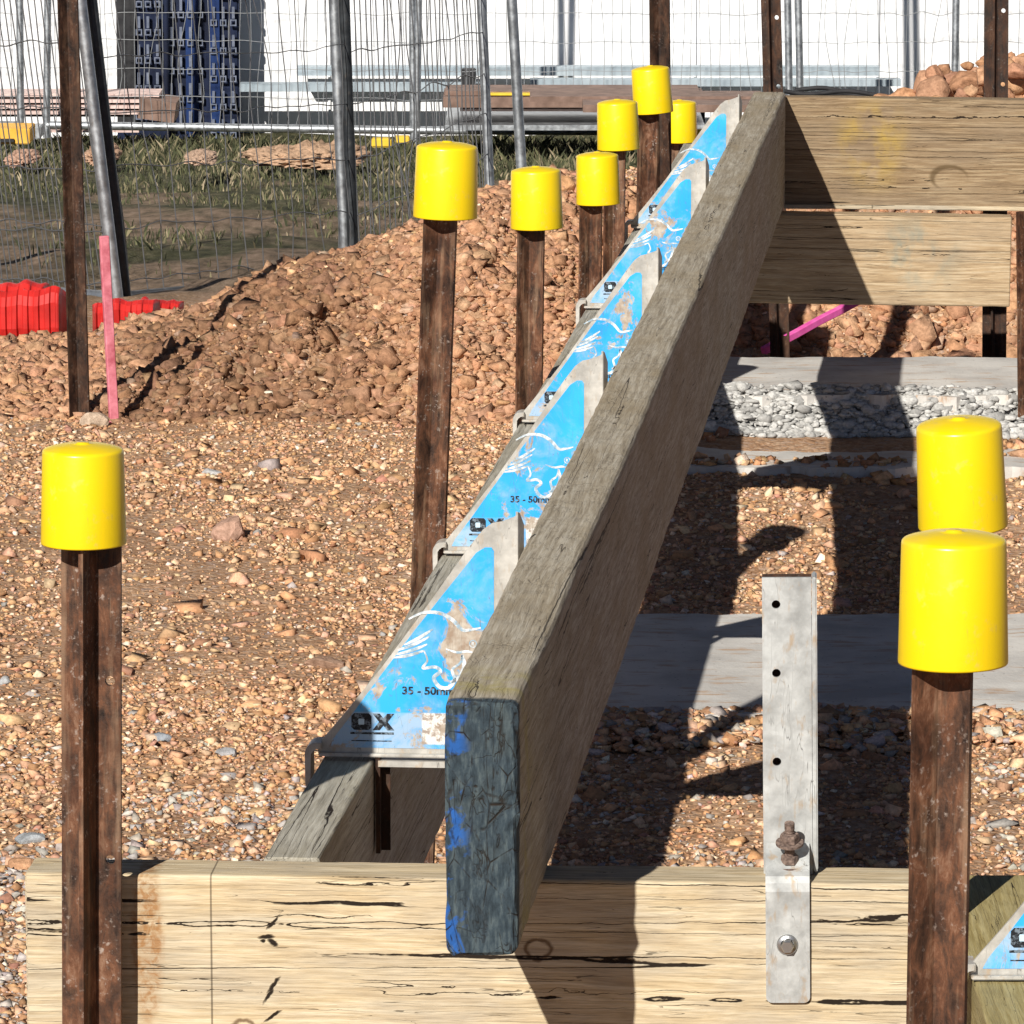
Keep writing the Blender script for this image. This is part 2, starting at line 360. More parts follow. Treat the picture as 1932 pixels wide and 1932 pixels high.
FRONT_MARKS = [(.207, .162, .0075, .0013, -.9), (.202, .149, .0065, .002, -.1), (.207, .144, .0045, .0022, .8), (.199, .145, .0022, .0016, 0), (.207, .108, .008, .0016, -.95), (.203, .099, .0065, .0015, -1.1),
               (.206, .082, .008, .0015, -.6)]
M['wood_front'] = wood('pale_pine_timber', YEL, .6, .85, extra=ex_front, off=(0, 0, 0))
def ex_far(s, v, c, cr):
    q = s.noise(v, 14, 4, .6)
    c = s.mix(s.math('MULTIPLY', s.ell(v, (.19, .11), (.05, .06), 0, .7), s.ramp(q, [(.42, 0), (.6, .8)])), c, (.42, .28, .05))
    e = s.ell(v, (.325, .055), (.033, .022), 0, .12); i = s.ell(v, (.33, .05), (.029, .02), 0, .12)
    c = s.mix(s.math('MULTIPLY', s.math('MULTIPLY', e, s.math('SUBTRACT', 1, i)), .8), c, (.1, .065, .03))
    return c, cr
M['wood_far'] = wood('brown_pine_timber', [(.15, .098, .055), (.25, .175, .1), (.35, .265, .165), (.22, .165, .11)], .5, .9, extra=ex_far, off=(0, 0, 0))
def ex_low(s, v, c, cr):
    q = s.noise(v, 22, 4, .6)
    return s.mix(s.math('MULTIPLY', s.ell(v, (.3, .09), (.06, .05), 0, .8), s.ramp(q, [(.45, 0), (.6, .6)])), c, (.17, .22, .2)), cr
M['wood_low'] = wood('pale_pine_lower_timber', [(.25, .17, .095), (.39, .285, .17), (.49, .39, .26), (.33, .25, .165)], .5, .8, extra=ex_low, off=(0, 0, 0))
M['wood_green'] = wood('greenish_treated_timber', [(.2, .15, .05), (.32, .26, .11), (.42, .36, .18), (.3, .25, .12)], .5, 1.3, off=(8, 2, 1))
def plain(name, c1, c2, sc=40, rough=.7, metal=0, bmp=.3, d=.002):
    s = N(name, rough, metal, .3); n = s.noise(s.tc.outputs['Object'], sc, 5, .6)
    return s.out(s.ramp(n, [(.35, c1), (.65, c2)]), None, s.bump(n, bmp, d))
M['pink'] = plain('pink_paint', (.42, .09, .12), (.7, .24, .29), 38); M['magenta'] = plain('magenta_paint', (.6, .07, .3), (.75, .14, .42), 40)
M['red'] = plain('red_plastic', (.38, .018, .015), (.66, .03, .025), 9, .5)
M['wall'] = plain('white_wall', (.78, .78, .79), (.83, .83, .835), 1.5, .7, bmp=0)
M['steelblue'] = plain('pale_steel_beam', (.3, .36, .4), (.42, .48, .52), 6, .5, .2)
M['darkblue'] = plain('navy_plastic', (.003, .006, .02), (.008, .016, .05), 3, .45)
M['midblue'] = plain('blue_plastic', (.004, .016, .07), (.008, .03, .12), 6, .45)
M['greyrib'] = plain('grey_rivet', (.1, .12, .17), (.17, .19, .25), 30, .5)
M['ply'] = plain('brown_formply', (.13, .08, .06), (.24, .155, .12), 12)
M['plyedge'] = plain('pink_ply_edge', (.5, .36, .33), (.66, .52, .47), 12)
M['black'] = plain('plain_black', (.015, .015, .017), (.03, .03, .032), 20)
M['yobj'] = plain('yellow_steel', (.65, .42, .03), (.75, .55, .06), 12)
M['orange'] = plain('orange_box', (.7, .36, .04), (.78, .45, .08), 12)
def m_grass():
    s = N('grass', .8, 0, .2); a = s.n('Attribute'); a.attribute_name = 'col'; return s.out(a.outputs['Color'])
M['grass'] = m_grass()

# ------------------------------------------------------------------ terrain
def hash2(i, j, seed):
    h = (i*374761393 + j*668265263 + seed*974634777) & 0x7fffffff
    h = ((h ^ (h >> 13)) * 1274126177) & 0x7fffffff
    return ((h ^ (h >> 16)) & 0xffff) / 65535.0
def vnoise(x, y, seed=0):
    xi = np.floor(x).astype(np.int64); yi = np.floor(y).astype(np.int64); fx = x-xi; fy = y-yi
    fx = fx*fx*(3-2*fx); fy = fy*fy*(3-2*fy)
    return (hash2(xi, yi, seed)*(1-fx)+hash2(xi+1, yi, seed)*fx)*(1-fy) + (hash2(xi, yi+1, seed)*(1-fx)+hash2(xi+1, yi+1, seed)*fx)*fy
def fbm(x, y, seed=0, o=4):
    r = 0; a = .5
    for k in range(o): r = r + a*(vnoise(x*2**k, y*2**k, seed+k)-.5); a *= .5
    return r*2
def ss(e0, e1, x):
    t = np.clip((x-e0)/(e1-e0), 0, 1); return t*t*(3-2*t)
crest_px = [(-400, 640), (0, 628), (170, 622), (240, 592), (330, 574), (400, 552), (450, 518), (560, 478), (640, 462), (760, 425), (900, 345), (1000, 318), (1100, 300), (1300, 300), (1500, 270), (1650, 205), (1932, 190), (2400, 190)]
def ycrest(x): return np.interp(x, [-.1, .35], [10.25, 11.0])
CRX = []; CRZ = []
for x, y in crest_px:
    Yc = 10.25
    for _ in range(4): Yc = float(ycrest(PY(x, y, Yc).x))
    p_ = PY(x, y, Yc); CRX.append(p_.x); CRZ.append(p_.z)
CRX = np.array(CRX); CRZ = np.array(CRZ); CRZ = CRZ - .045
def zt(x, y):
    x = np.asarray(x, float); y = np.asarray(y, float)
    near = fbm(x*3, y*3, 1, 3)*.012 + fbm(x*14, y*14, 5, 3)*.007
    hc = np.interp(x, CRX, CRZ)
    yc = ycrest(x); base = np.interp(x, [-1.1, -.8, -.74, -.4, -.3, .2, .35, 1.0], [9.5, 9.5, 9.58, 9.56, 9.5, 9.5, 10.2, 10.3]) + fbm(x*4, y*0+3, 9, 2)*.1
    t = np.clip((y-base)/(yc-base), 0, 1); t = t**(.7-.2*ss(-.8, -.7, x)*ss(-.25, -.4, x))
    t = t*t*(3-2*t)*.4 + t*.6
    lump = ((.5-np.abs(fbm(x*5, y*5, 21, 4)))*.12 - .03 + fbm(x*18, y*18, 31, 3)*.04)
    amp = ss(-.02, .16, hc)*.85+.15
    back = np.interp(y, [0, 12, 28.5, 80], [-.04, -.10, -1.40, -1.6])
    m = t*hc + lump*np.clip(t*3, 0, 1)*amp*np.clip(1.1-t*.75, 0, 1)
    tb = ss(yc+.12, yc+.95, y)
    rt = ss(.1, .28, x); m = m + rt*(np.interp(y, [7.9, 8.45, 8.8, 9.2, 9.42], [0, .055, .085, .1, 0]))
    z = near*(1-tb) + m*(1-tb) + (back + fbm(x*1.5, y*1.5, 41, 4)*.05)*tb
    return z
xs = np.concatenate([-1.45 - np.geomspace(.03, 60, 30)[::-1], np.arange(-1.45, 1.45, .011), 1.45 + np.geomspace(.03, 60, 30)])
ys = np.concatenate([3.6 - np.geomspace(.03, 25, 20)[::-1], np.arange(3.6, 12.2, .0125), 12.2 + np.geomspace(.03, 110, 90)])
GX, GY = np.meshgrid(xs, ys); GZ = zt(GX, GY); nx = len(xs); ny = len(ys)
idx = np.arange(nx*ny).reshape(ny, nx)
F = np.stack([idx[:-1, :-1], idx[:-1, 1:], idx[1:, 1:], idx[1:, :-1]], -1).reshape(-1, 4)
g = np_mesh('ground', np.stack([GX, GY, GZ], -1).reshape(-1, 3), F, M['soil'], smooth=True); tag(g, kind='structure')

# ------------------------------------------------------------------ stones
ico = bmesh.new(); bmesh.ops.create_icosphere(ico, subdivisions=1, radius=1); ico.verts.ensure_lookup_table()
IV = np.array([v.co[:] for v in ico.verts]); IF = np.array([[v.index for v in f.verts] for f in ico.faces]); ico.free()
ico = bmesh.new(); bmesh.ops.create_icosphere(ico, subdivisions=3, radius=1); ico.verts.ensure_lookup_table()
JV = np.array([v.co[:] for v in ico.verts]); JF = np.array([[v.index for v in f.verts] for f in ico.faces]); ico.free()
OV = np.array([(1, 0, 0), (-1, 0, 0), (0, 1, 0), (0, -1, 0), (0, 0, 1), (0, 0, -1)], float); OF = np.array([(0, 2, 4), (2, 1, 4), (1, 3, 4), (3, 0, 4), (2, 0, 5), (1, 2, 5), (3, 1, 5), (0, 3, 5)])
QV = np.array([(x, y, z) for x in (-.8, .8) for y in (-.8, .8) for z in (-.8, .8)], float)
QF = np.array([(0, 1, 3), (0, 3, 2), (4, 6, 7), (4, 7, 5), (0, 4, 5), (0, 5, 1), (2, 3, 7), (2, 7, 6), (0, 2, 6), (0, 6, 4), (1, 5, 7), (1, 7, 3)])
def scatter(name, P, S, C, mat, BV=IV, BF=IF, jit=.3, flat=(.35, .75), sink=.15, smooth=False):
    n = len(P); q = rng.normal(size=(n, 4)); q /= np.linalg.norm(q, axis=1)[:, None]
    w_, x_, y_, z_ = q.T
    Rm = np.stack([1-2*(y_*y_+z_*z_), 2*(x_*y_-z_*w_), 2*(x_*z_+y_*w_), 2*(x_*y_+z_*w_), 1-2*(x_*x_+z_*z_), 2*(y_*z_-x_*w_), 2*(x_*z_-y_*w_), 2*(y_*z_+x_*w_), 1-2*(x_*x_+y_*y_)], -1).reshape(n, 3, 3)
    L = BV[None] * (1 + rng.uniform(-jit, jit, (n, len(BV), 1))) * rng.uniform(.45, 1.2, (n, 1, 3))
    V = np.einsum('nij,nkj->nki', Rm, L); V[:, :, 2] *= rng.uniform(flat[0], flat[1], (n, 1))
    V = V*S[:, None, None] + P[:, None, :]; V[:, :, 2] += (S*(.5-sink))[:, None]*.6
    Fa = (BF[None] + (np.arange(n)*len(BV))[:, None, None]).reshape(-1, 3)
    Cc = np.repeat(np.concatenate([C, np.ones((n, 1))], 1), len(BV), 0)
    return np_mesh(name, V.reshape(-1, 3), Fa, mat, None, smooth, Cc)
PAL = np.array([(.5, .315, .18), (.56, .39, .245), (.42, .25, .14), (.62, .47, .32), (.68, .58, .46), (.33, .2, .12), (.52, .35, .25), (.74, .68, .6), (.33, .33, .335), (.45, .445, .44), (.38, .22, .16)])*np.array([1.03, .915, .825])
def colours(n, pr):
    pr = np.array(pr, float); pr /= pr.sum()
    return np.clip(PAL[rng.choice(len(PAL), n, p=pr)]*rng.uniform(.72, 1.22, (n, 1))*rng.uniform(.94, 1.06, (n, 3)), 0, .85)
warm = [10, 10, 6, 6, 2.2, 3.5, 5, .8, .5, .5, 1.6]; greyp = [3, 3, 3, 3, 2, 2, 3, 1, 8, 8, 1]
def fld(n, y0=4.35, y1=11.3, power=1.0):
    """points through the wedge of ground the place shows, denser where nearer"""
    Y = y0 + (y1-y0)*rng.random(n)**power; X = (rng.random(n)*2-1)*(.105*Y+.12); return X, Y
# footing slabs: positions known here so that stones keep off their tops
SLABS = [(.02, 1.35, 6.79, 7.50, .022), (.2, 1.35, 8.50, 8.79, .075), (.22, 1.35, 8.83, 9.29, .145)]
def keep(X, Y, pad=0):
    k = np.ones(len(X), bool)
    for x0, x1, y0, y1, h in SLABS: k &= ~((X > x0-pad) & (X < x1+pad) & (Y > y0-pad) & (Y < y1+pad))
    return k
def region(X, Y):
    """share of crushed grey gravel: strong near the front timber, none far away"""
    v = ss(6.6, 5.5, Y + fbm(X*3, Y*3, 77, 3)*1.2)
    return v
X, Y = fld(300000, power=1.15); k = keep(X, Y); X = X[k]; Y = Y[k]
dens = vnoise(X*5, Y*5, 51)*.5 + vnoise(X*17, Y*17, 52)*.5; big = vnoise(X*1.6+3, Y*1.1, 57)*.6+vnoise(X*6, Y*3, 58)*.4; k = rng.random(len(X)) < np.clip(dens*1.6, .3, 1)*np.clip(.38+1.5*ss(.3, .62, big+region(X, Y)*.3), 0, 1); X = X[k]; Y = Y[k]
S = np.exp(rng.normal(math.log(.0034), .5, len(X))); S *= 1 + region(X, Y)*.25; S = np.clip(S, .0018, .012)
gr = rng.random(len(X)) < region(X, Y)*1.0
C = np.where(gr[:, None], colours(len(X), greyp), colours(len(X), warm))
tag(scatter('gravel', np.stack([X, Y, zt(X, Y)], -1), S, C, M['stone'], OV, OF, .45, (.4, .9), .2), kind='stuff', label='small brown, cream and grey stones strewn over the bare soil', cat='gravel')
X, Y = fld(2600, 4.4, 10.6); k = keep(X, Y, .02); X = X[k]; Y = Y[k]
S = np.clip(np.exp(rng.normal(math.log(.0085), .4, len(X))), .005, .024); gr = rng.random(len(X)) < region(X, Y)
C = np.where(gr[:, None], colours(len(X), greyp), colours(len(X), warm))
tag(scatter('pebbles', np.stack([X, Y, zt(X, Y)], -1), S, C, M['stone'], QV, QF, .4, (.4, .8), .4), kind='stuff', label='larger pebbles lying among the small gravel', cat='pebbles')
# clods of dug soil on the mound
def facet(V, k=8, lo=.5, hi=.85):
    """cut flat faces off a lump along random directions, as broken soil and stone have them"""
    V = np.array(V, float)
    for _ in range(k):
        n = rng.normal(size=3); n /= np.linalg.norm(n); c = rng.uniform(lo, hi)
        d = V @ n - c; V -= np.maximum(d, 0)[:, None]*n[None]*.93
    return V
def earth(C, X, Y):
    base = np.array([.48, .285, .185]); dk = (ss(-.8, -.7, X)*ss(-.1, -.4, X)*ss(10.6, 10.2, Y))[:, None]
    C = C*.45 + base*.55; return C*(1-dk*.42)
def clods(name, n, x0, x1, y0, y1, s0, sig, smin, smax, cols, label, keepf=None, sink=.5):
    X = rng.uniform(x0, x1, n); Y = rng.uniform(y0, y1, n)
    if keepf is not None: k = keepf(X, Y); X = X[k]; Y = Y[k]
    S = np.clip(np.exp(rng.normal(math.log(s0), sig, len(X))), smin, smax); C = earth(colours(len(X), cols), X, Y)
    L = S > .02
    a = scatter(name, np.stack([X, Y, zt(X, Y)], -1), S, C*.95, M['clod'], QV, QF, .42, (.5, 1), sink)
    return tag(a, label=label, cat='soil clods', kind='stuff')
redp = [10, 6, 9, 3, .6, 5, 8, .2, .1, .1, 6]
onmound = lambda X, Y: keep(X, Y) & (Y > np.interp(X, [-1.1, -.74, -.3, .2, .35], [9.5, 9.5, 9.45, 9.45, 10.1])) 
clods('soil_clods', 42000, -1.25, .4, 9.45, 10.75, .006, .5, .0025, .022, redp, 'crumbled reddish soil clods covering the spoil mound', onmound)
clods('soil_clods', 12000, .35, 1.35, 9.45, 11.4, .009, .5, .004, .035, redp, 'crumbled soil clods on the ground behind the far timbers', lambda X, Y: keep(X, Y))
def lumps(name, n, pts, s0, sig, smin, smax, cols, label):
    """bigger rough clods with knobbly faces, scattered round given places"""
    Vs = []; Fs = []; Cs = []; o = 0
    cc = colours(n, cols)*.5 + np.array([.47, .28, .18])*.5
    for i in range(n):
        x0, x1, y0, y1 = pts[i % len(pts)]
        x = random.uniform(x0, x1); y = random.uniform(y0, y1); s = min(smax, max(smin, math.exp(random.gauss(math.log(s0), sig))))
        if not keep(np.array([x]), np.array([y]), s*.6)[0]: continue
        z = float(zt(x, y)) + (random.random()**1.5*.125*min(1, max(0, (x-.72)/.2)) if name == 'heaped_clods' else 0); sv = random.random()*50
        A = np.array([random.uniform(.7, 1.2), random.uniform(.7, 1.1), random.uniform(.55, .9)])
        V = np.empty_like(JV)
        for j, v in enumerate(JV):
            p = Vector(v)*1.6 + Vector((sv, sv, sv)); V[j] = v*(1 + .34*mnoise.noise(p) + .10*mnoise.noise(p*3.1) + .09*mnoise.noise(p*7.3))
        V = facet(V, 9)*A
        V = V*s + np.array([x, y, z-s*.15]); Vs.append(V); Fs.append(JF+o); o += len(JV)
        Cs.append(np.tile(np.append(cc[i]*.92, 1), (len(JV), 1)))
    return tag(np_mesh(name, np.vstack(Vs), np.vstack(Fs), M['clod'], None, False, np.vstack(Cs)), label=label, cat='soil lumps', kind='stuff')
lumps('soil_lumps', 330, [(-.75, .3, 9.55, 10.4), (-.3, .3, 9.9, 10.45), (-.2, .35, 10.0, 10.5), (.4, 1.25, 9.9, 11.1)], .014, .5, .008, .045, redp, 'fist sized lumps of dug soil lying on the mound')
HEAP = True
lumps('heaped_clods', 420, [(.85, 1.35, 10.9, 11.5), (.9, 1.35, 11.0, 11.4), (.72, 1.35, 10.95, 11.3)], .024, .4, .01, .05, [8, 3, 9, 1, .2, 4, 9, 0, 0, 0, 8], 'heap of red clods behind the far timbers')

# single rocks one can point at
def rock(x, y, w, label, col, tall=.8, seed=1, z=None, jag=.34):
    p = PZ(x, y, 0.0 if z is None else z); s = w/2/ (FPX/p.y); bm = bmesh.new(); bmesh.ops.create_icosphere(bm, subdivisions=3, radius=1)
    P = facet([v.co*(1 + jag*.5*mnoise.noise(v.co*1.3+Vector((seed*7.3, seed, 0)))) for v in bm.verts], 11, .55, .9)
    for v, q in zip(bm.verts, P):
        d = 1.15 + .05*mnoise.noise(v.co*7)
        v.co = Vector((q[0]*d, q[1]*d*.8, max(-.5, q[2]*d*tall)))*s
    o = bm_obj('rock', bm, None); me = o.data
    me.materials.append(M['clod']); a = me.color_attributes.new('col', 'FLOAT_COLOR', 'POINT'); a.data.foreach_set('color', [*col, 1]*len(me.vertices))
    o.location = (p.x, p.y, float(zt(p.x, p.y)) + s*tall*.3); return tag(o, label, 'rock')
rock(437, 1015, 66, 'angular pinkish brown rock sitting alone on the open ground', (.4, .26, .2), .95, 1)
rock(303, 1402, 40, 'small blue grey stone left of the wooden peg on the ground', (.24, .27, .31), .6, 2)
rock(428, 1428, 40, 'small pale grey stone on gravel below the wooden peg', (.35, .36, .38), .6, 3)
rock(10, 1290, 26, 'grey stone at the left border of the picture', (.36, .38, .4), .8, 4)
rock(60, 1585, 62, 'flat blue grey stone left of the front left stake', (.3, .33, .36), .45, 5)
rock(45, 1640, 60, 'orange brown rock beside the left end of the front timber', (.46, .27, .16), .6, 6)
rock(1062, 530, 56, 'blocky orange rock on the mound between two capped stakes', (.5, .29, .15), .75, 7, z=.13)
rock(1065, 570, 50, 'flat orange rock under the blocky one on the mound', (.42, .25, .15), .45, 8, z=.1)
rock(400, 898, 38, 'light grey stone on soil below the mound', (.42, .43, .44), .5, 9)
rock(178, 800, 52, 'pale split stone at the foot of the pink stake', (.45, .36, .28), .7, 10)
rock(1350, 850, 34, 'brown stone lying on the middle concrete footing', (.4, .25, .17), .7, 12, z=.03)
rock(620, 1262, 80, 'long flat brown clod by the left timber', (.33, .22, .16), .3, 13)

# ------------------------------------------------------------------ concrete footings
def slab(x0, x1, y0, y1, h, label, rough_front=True):
    bm = bmesh.new(); n = 90; m = 8
    rows = []
    for j in range(m+1):
        r = []
        for i in range(n+1):
            x = x0 + (x1-x0)*i/n; y = y0 + (y1-y0)*j/m
            e = (.028 if j == 0 else .008 if j == m else 0)
            y += e*mnoise.noise(Vector((x*25, j*7, 0)))*1.4; xx = x + (.02*mnoise.noise(Vector((y*20, 3, 0))) if i in (0, n) else 0)
            z = h + .004*mnoise.noise(Vector((x*6, y*6, 2)))
            r.append(bm.verts.new((xx, y, z)))
        rows.append(r)
    for j in range(m):
        for i in range(n): bm.faces.new((rows[j][i], rows[j][i+1], rows[j+1][i+1], rows[j+1][i]))
    border = rows[0] + [rows[j][n] for j in range(1, m+1)] + rows[m][::-1][1:] + [rows[j][0] for j in range(m-1, 0, -1)]
    low = [bm.verts.new((v.co.x, v.co.y - (.01 if v.co.y < y0+.03 else 0), -.12)) for v in border]
    for i in range(len(border)): k = (i+1) % len(border); bm.faces.new((border[i], low[i], low[k], border[k]))
    o = bm_obj('concrete_footing', bm, M['concrete']); return tag(o, label, 'concrete footing', 'concrete strip footings')
slab(*SLABS[0], 'wide grey concrete footing nearest the galvanised bracket')
slab(*SLABS[1], 'narrow concrete footing strip in the middle, mostly in shadow')
slab(*SLABS[2], 'dusty concrete footing below the far timbers')
# broken grey concrete rubble along two of the footings
X = rng.uniform(.3, 1.2, 10000); Y = 8.85 - rng.random(10000)**1.6*.07
S = np.clip(np.exp(rng.normal(math.log(.0065), .4, len(X))), .003, .017)
C = np.array([.42, .40, .37])*rng.uniform(.6, 1.3, (len(X), 1))*np.array([.97, 1, 1.03])
tag(scatter('crushed_stone', np.stack([X, Y, zt(X, Y)+.0+.072*(1-(8.85-Y)/.07)*rng.random(len(X))**.7], -1), S, C, M['stone']), kind='stuff', label='pale grey crushed stone along the front of the far footing', cat='crushed stone')
X = rng.uniform(-.05, .9, 4500); Y = 6.82 - rng.random(4500)**1.6*.16 + .012*np.sin(X*23)
S = np.clip(np.exp(rng.normal(math.log(.005), .45, len(X))), .0025, .014); C = colours(len(X), [8, 8, 4, 5, 2, 3, 4, 1, 3, 4, 1])
tag(scatter('gravel', np.stack([X, Y, zt(X, Y)+.004+.016*(1-(6.82-Y)/.16)], -1), S, C, M['stone'], QV, QF, .4, (.4, .8)), kind='stuff', label='loose gravel banked against the front edge of the nearest footing', cat='gravel')
X = rng.uniform(.2, 1.1, 1400); Y = rng.uniform(8.46, 8.86, 1400)
k = vnoise(X*7, Y*9, 88) > .5; X = X[k]; Y = Y[k]; S = np.clip(np.exp(rng.normal(math.log(.006), .5, len(X))), .003, .02); C = colours(len(X), warm)
tag(scatter('gravel', np.stack([X, Y, np.maximum(zt(X, Y), np.where((Y > 8.5) & (Y < 8.79), .075, 0))], -1), S, C, M['clod'], QV, QF, .4, (.5, 1)), kind='stuff', label='crumbs of soil spilled over the middle footing strip', cat='gravel')

# ------------------------------------------------------------------ timbers
def timber(name, a, b, thick, height, mat, label, group=None, bev=.004, seg=120, warp=.0012, seed=0, rough_end=0):
    """sleeper on edge: a = near/left end at its lower centre line, b = other end; own x axis runs along the grain"""
    a = Vector(a); b = Vector(b); L = (b-a).length; bm = bmesh.new()
    box(bm, 0, L, -thick/2, thick/2, 0, height)
    es = [e for e in bm.edges if abs((e.verts[0].co-e.verts[1].co).x) > L*.5]
    bmesh.ops.bevel(bm, geom=es, offset=bev, segments=3, affect='EDGES', profile=.5)
    es = [e for e in bm.edges if abs(e.verts[0].co.x-e.verts[1].co.x) < 1e-6]
    bmesh.ops.bevel(bm, geom=[e for e in es if len(e.link_faces) == 2 and abs(e.link_faces[0].normal.x) + abs(e.link_faces[1].normal.x) > .9 and abs(e.link_faces[0].normal.x-e.link_faces[1].normal.x) > .3], offset=bev*.45, segments=1, affect='EDGES')
    n = seg
    for i in range(1, n):
        # finer cuts near the ends
        x = L*i/n
        bmesh.ops.bisect_plane(bm, geom=bm.verts[:]+bm.edges[:]+bm.faces[:], plane_co=(x, 0, 0), plane_no=(1, 0, 0))
    for q_ in range(1, 14):
        bmesh.ops.bisect_plane(bm, geom=bm.verts[:]+bm.edges[:]+bm.faces[:], plane_co=(0, 0, height*q_/14), plane_no=(0, 0, 1))
    for q_ in range(1, 5):
        bmesh.ops.bisect_plane(bm, geom=bm.verts[:]+bm.edges[:]+bm.faces[:], plane_co=(0, -thick/2+thick*q_/5, 0), plane_no=(0, 1, 0))
    for v in bm.verts:
        c = v.co
        if rough_end and c.x < .02:
            k_ = (1-c.x/.02)*rough_end; n_ = mnoise.noise(Vector((c.y*90, c.z*60, 7))); n2_ = mnoise.noise(Vector((c.y*200, c.z*170, 3)))
            ed = max(abs(c.y)/(thick/2), abs(c.z-height/2)/(height/2)); v.co = c = c + Vector((abs(n_)*.5+n2_*.3, (abs(n_)+n2_*.6)*(-.12 if c.y > 0 else .55), n2_*.3))*k_*(.3+ed)
        d = Vector((0, mnoise.noise(Vector((c.x*3+seed, c.y*12, c.z*12))), mnoise.noise(Vector((c.x*3+seed+40, c.y*12, c.z*12)))))*warp
        d += Vector((0, mnoise.noise(Vector((c.x*40+seed, c.y*50, c.z*50))), mnoise.noise(Vector((c.x*40+seed+9, c.y*50, c.z*50)))))*warp*.6
        v.co = c + d
    o = bm_obj(name, bm, mat); o.location = a
    d = (b-a).normalized(); yv = Vector((0, 0, 1)).cross(d).normalized(); zv = d.cross(yv)
    o.rotation_euler = Matrix((d, yv, zv)).transposed().to_euler()
    return tag(o, label, 'timber', group)
ZT = .415; ZM = .615
# front timber, across the bottom of the picture
T = .058
fl = PY(50, 1650, 4.28); fr = PY(1800, 1676, 4.238)
fa = Vector((fl.x, fl.y + T/2, ZT-.2)); fb = Vector((fr.x, fr.y+T/2, ZT-.2))
timber('timber_sleeper', fa, fb, T, .2, M['wood_front'], 'pale yellow pine timber across the bottom, with long black cracks', seg=60, seed=1)
# main raised beam
n0 = PZ(841, 1331, ZM); n1 = PZ(975, 1333, ZM); f0 = PZ(1416, 184, ZM); f1 = PZ(1478, 184, ZM)
MT = ((n1-n0).length + (f1-f0).length)/2 + .001
mc = (n0+n1)/2; fc = (f0+f1)/2
BD = (fc-mc).normalized(); BN = Vector((BD.y, -BD.x, 0))
fc = fc + BD*(9.262-fc.y)/BD.y
timber('timber_beam', Vector((mc.x, mc.y, ZT+.002)), Vector((fc.x, fc.y, ZT+.002)), MT, ZM-ZT, M['wood_grey'], 'long weathered grey beam running away, its near sawn end smeared with blue paint', bev=.006, seg=320, warp=.0016, seed=3, rough_end=.006)
# left lower timber
l0 = PZ(498, 1618, ZT-.002); l1 = PZ(605, 1618, ZT-.002); g0 = PZ(1316, 213, ZT-.002)
LT = (l1-l0).length
lc = (l0+l1)/2; ldir = BD
yb = 4.345; lcs = lc + ldir*((yb-lc.y)/ldir.y); lce = lc + ldir*((10.4-lc.y)/ldir.y)
timber('timber_board', Vector((lcs.x, lcs.y, ZT-.202)), Vector((lce.x, lce.y, ZT-.202)), LT, .2, M['wood_left'], 'grey timber on edge left of the long beam, carrying the row of blue plates', bev=.003, seg=260, seed=5)
# far timbers at right
d9 = 9.27
a = PY(1440, 388, d9); b = PY(2150, 399, d9-.05); top = PY(1480, 183, d9).z
timber('timber_sleeper', (a.x, d9+.025, a.z), (b.x, d9-.02, b.z+.0), .05, top-a.z, M['wood_far'], 'upper brown far timber with a ring knot and a yellow stain', 'far timbers', seg=60, seed=8)
dl = 9.165
a = PY(1400, 572, dl); b = PY(1907, 581, dl-.03); top = min(ZT, PY(1480, 401, dl).z)
timber('timber_sleeper', (a.x, dl+.025, a.z), (b.x, dl, b.z), .05, top-a.z, M['wood_low'], 'lower paler far timber with a faint green stain', 'far timbers', seg=60, seed=9)
a = PY(1480, 394.5, d9-.008); b = PY(2150, 401, d9-.05)
timber('timber_batten', (a.x, d9+.016, a.z), (b.x, d9-.02, b.z), .048, .0075, M['wood_front'], 'thin pale batten in the gap between the two far timbers', bev=.001, seg=20, seed=10)
# greenish timber at lower right, running towards the camera
c0 = PZ(1822, 1649, ZT); c1 = PZ(1822, 1850, ZT)
gx = PZ(1828, 1850, ZT).x
timber('timber_board', Vector((gx-.03+.034+.03, 3.0, ZT-.2)), Vector((gx-.03+.034+.04, 4.272, ZT-.2)), .075, .2, M['wood_green'], 'greenish treated timber at the lower right corner, behind the front right stake', bev=.003, seg=60, seed=12)

# ------------------------------------------------------------------ blue plates
def text_mesh(s, size, mat, parent, x, z, y, name, bold=True, wide=1.0):
    cu = bpy.data.curves.new('t', 'FONT'); cu.body = s; cu.size = size; cu.extrude = .00008; cu.offset = size*.03 if bold else 0
    t = bpy.data.objects.new('t', cu); COL.objects.link(t); bpy.context.view_layer.update()
    me = bpy.data.meshes.new_from_object(t.evaluated_get(bpy.context.evaluated_depsgraph_get()))
    bpy.data.objects.remove(t); bpy.data.curves.remove(cu)
    me.transform(Matrix.Scale(wide, 4, (1, 0, 0))); me.transform(Matrix.Rotation(math.pi/2, 4, 'X'))
    me.materials.clear(); o = link(name, me, mat, parent); o.location = (x, y, z); return o
def stroke(bm, pts, w0, y):
    """brush stroke as a flat ribbon that tapers at its ends"""
    pts = [Vector(p) for p in pts]; n = len(pts); L = []
    for i, p in enumerate(pts):
        t = (pts[min(i+1, n-1)]-pts[max(i-1, 0)]).normalized(); nn = Vector((-t.y, t.x))
        k = w0*(.35+.65*math.sin(math.pi*(i+.6)/(n+.2))); L.append((p+nn*k/2, p-nn*k/2))
    vs = [(bm.verts.new((a.x, y, a.y)), bm.verts.new((b.x, y, b.y))) for a, b in L]
    for q, r in zip(vs, vs[1:]): bm.faces.new((q[0], q[1], r[1], r[0]))
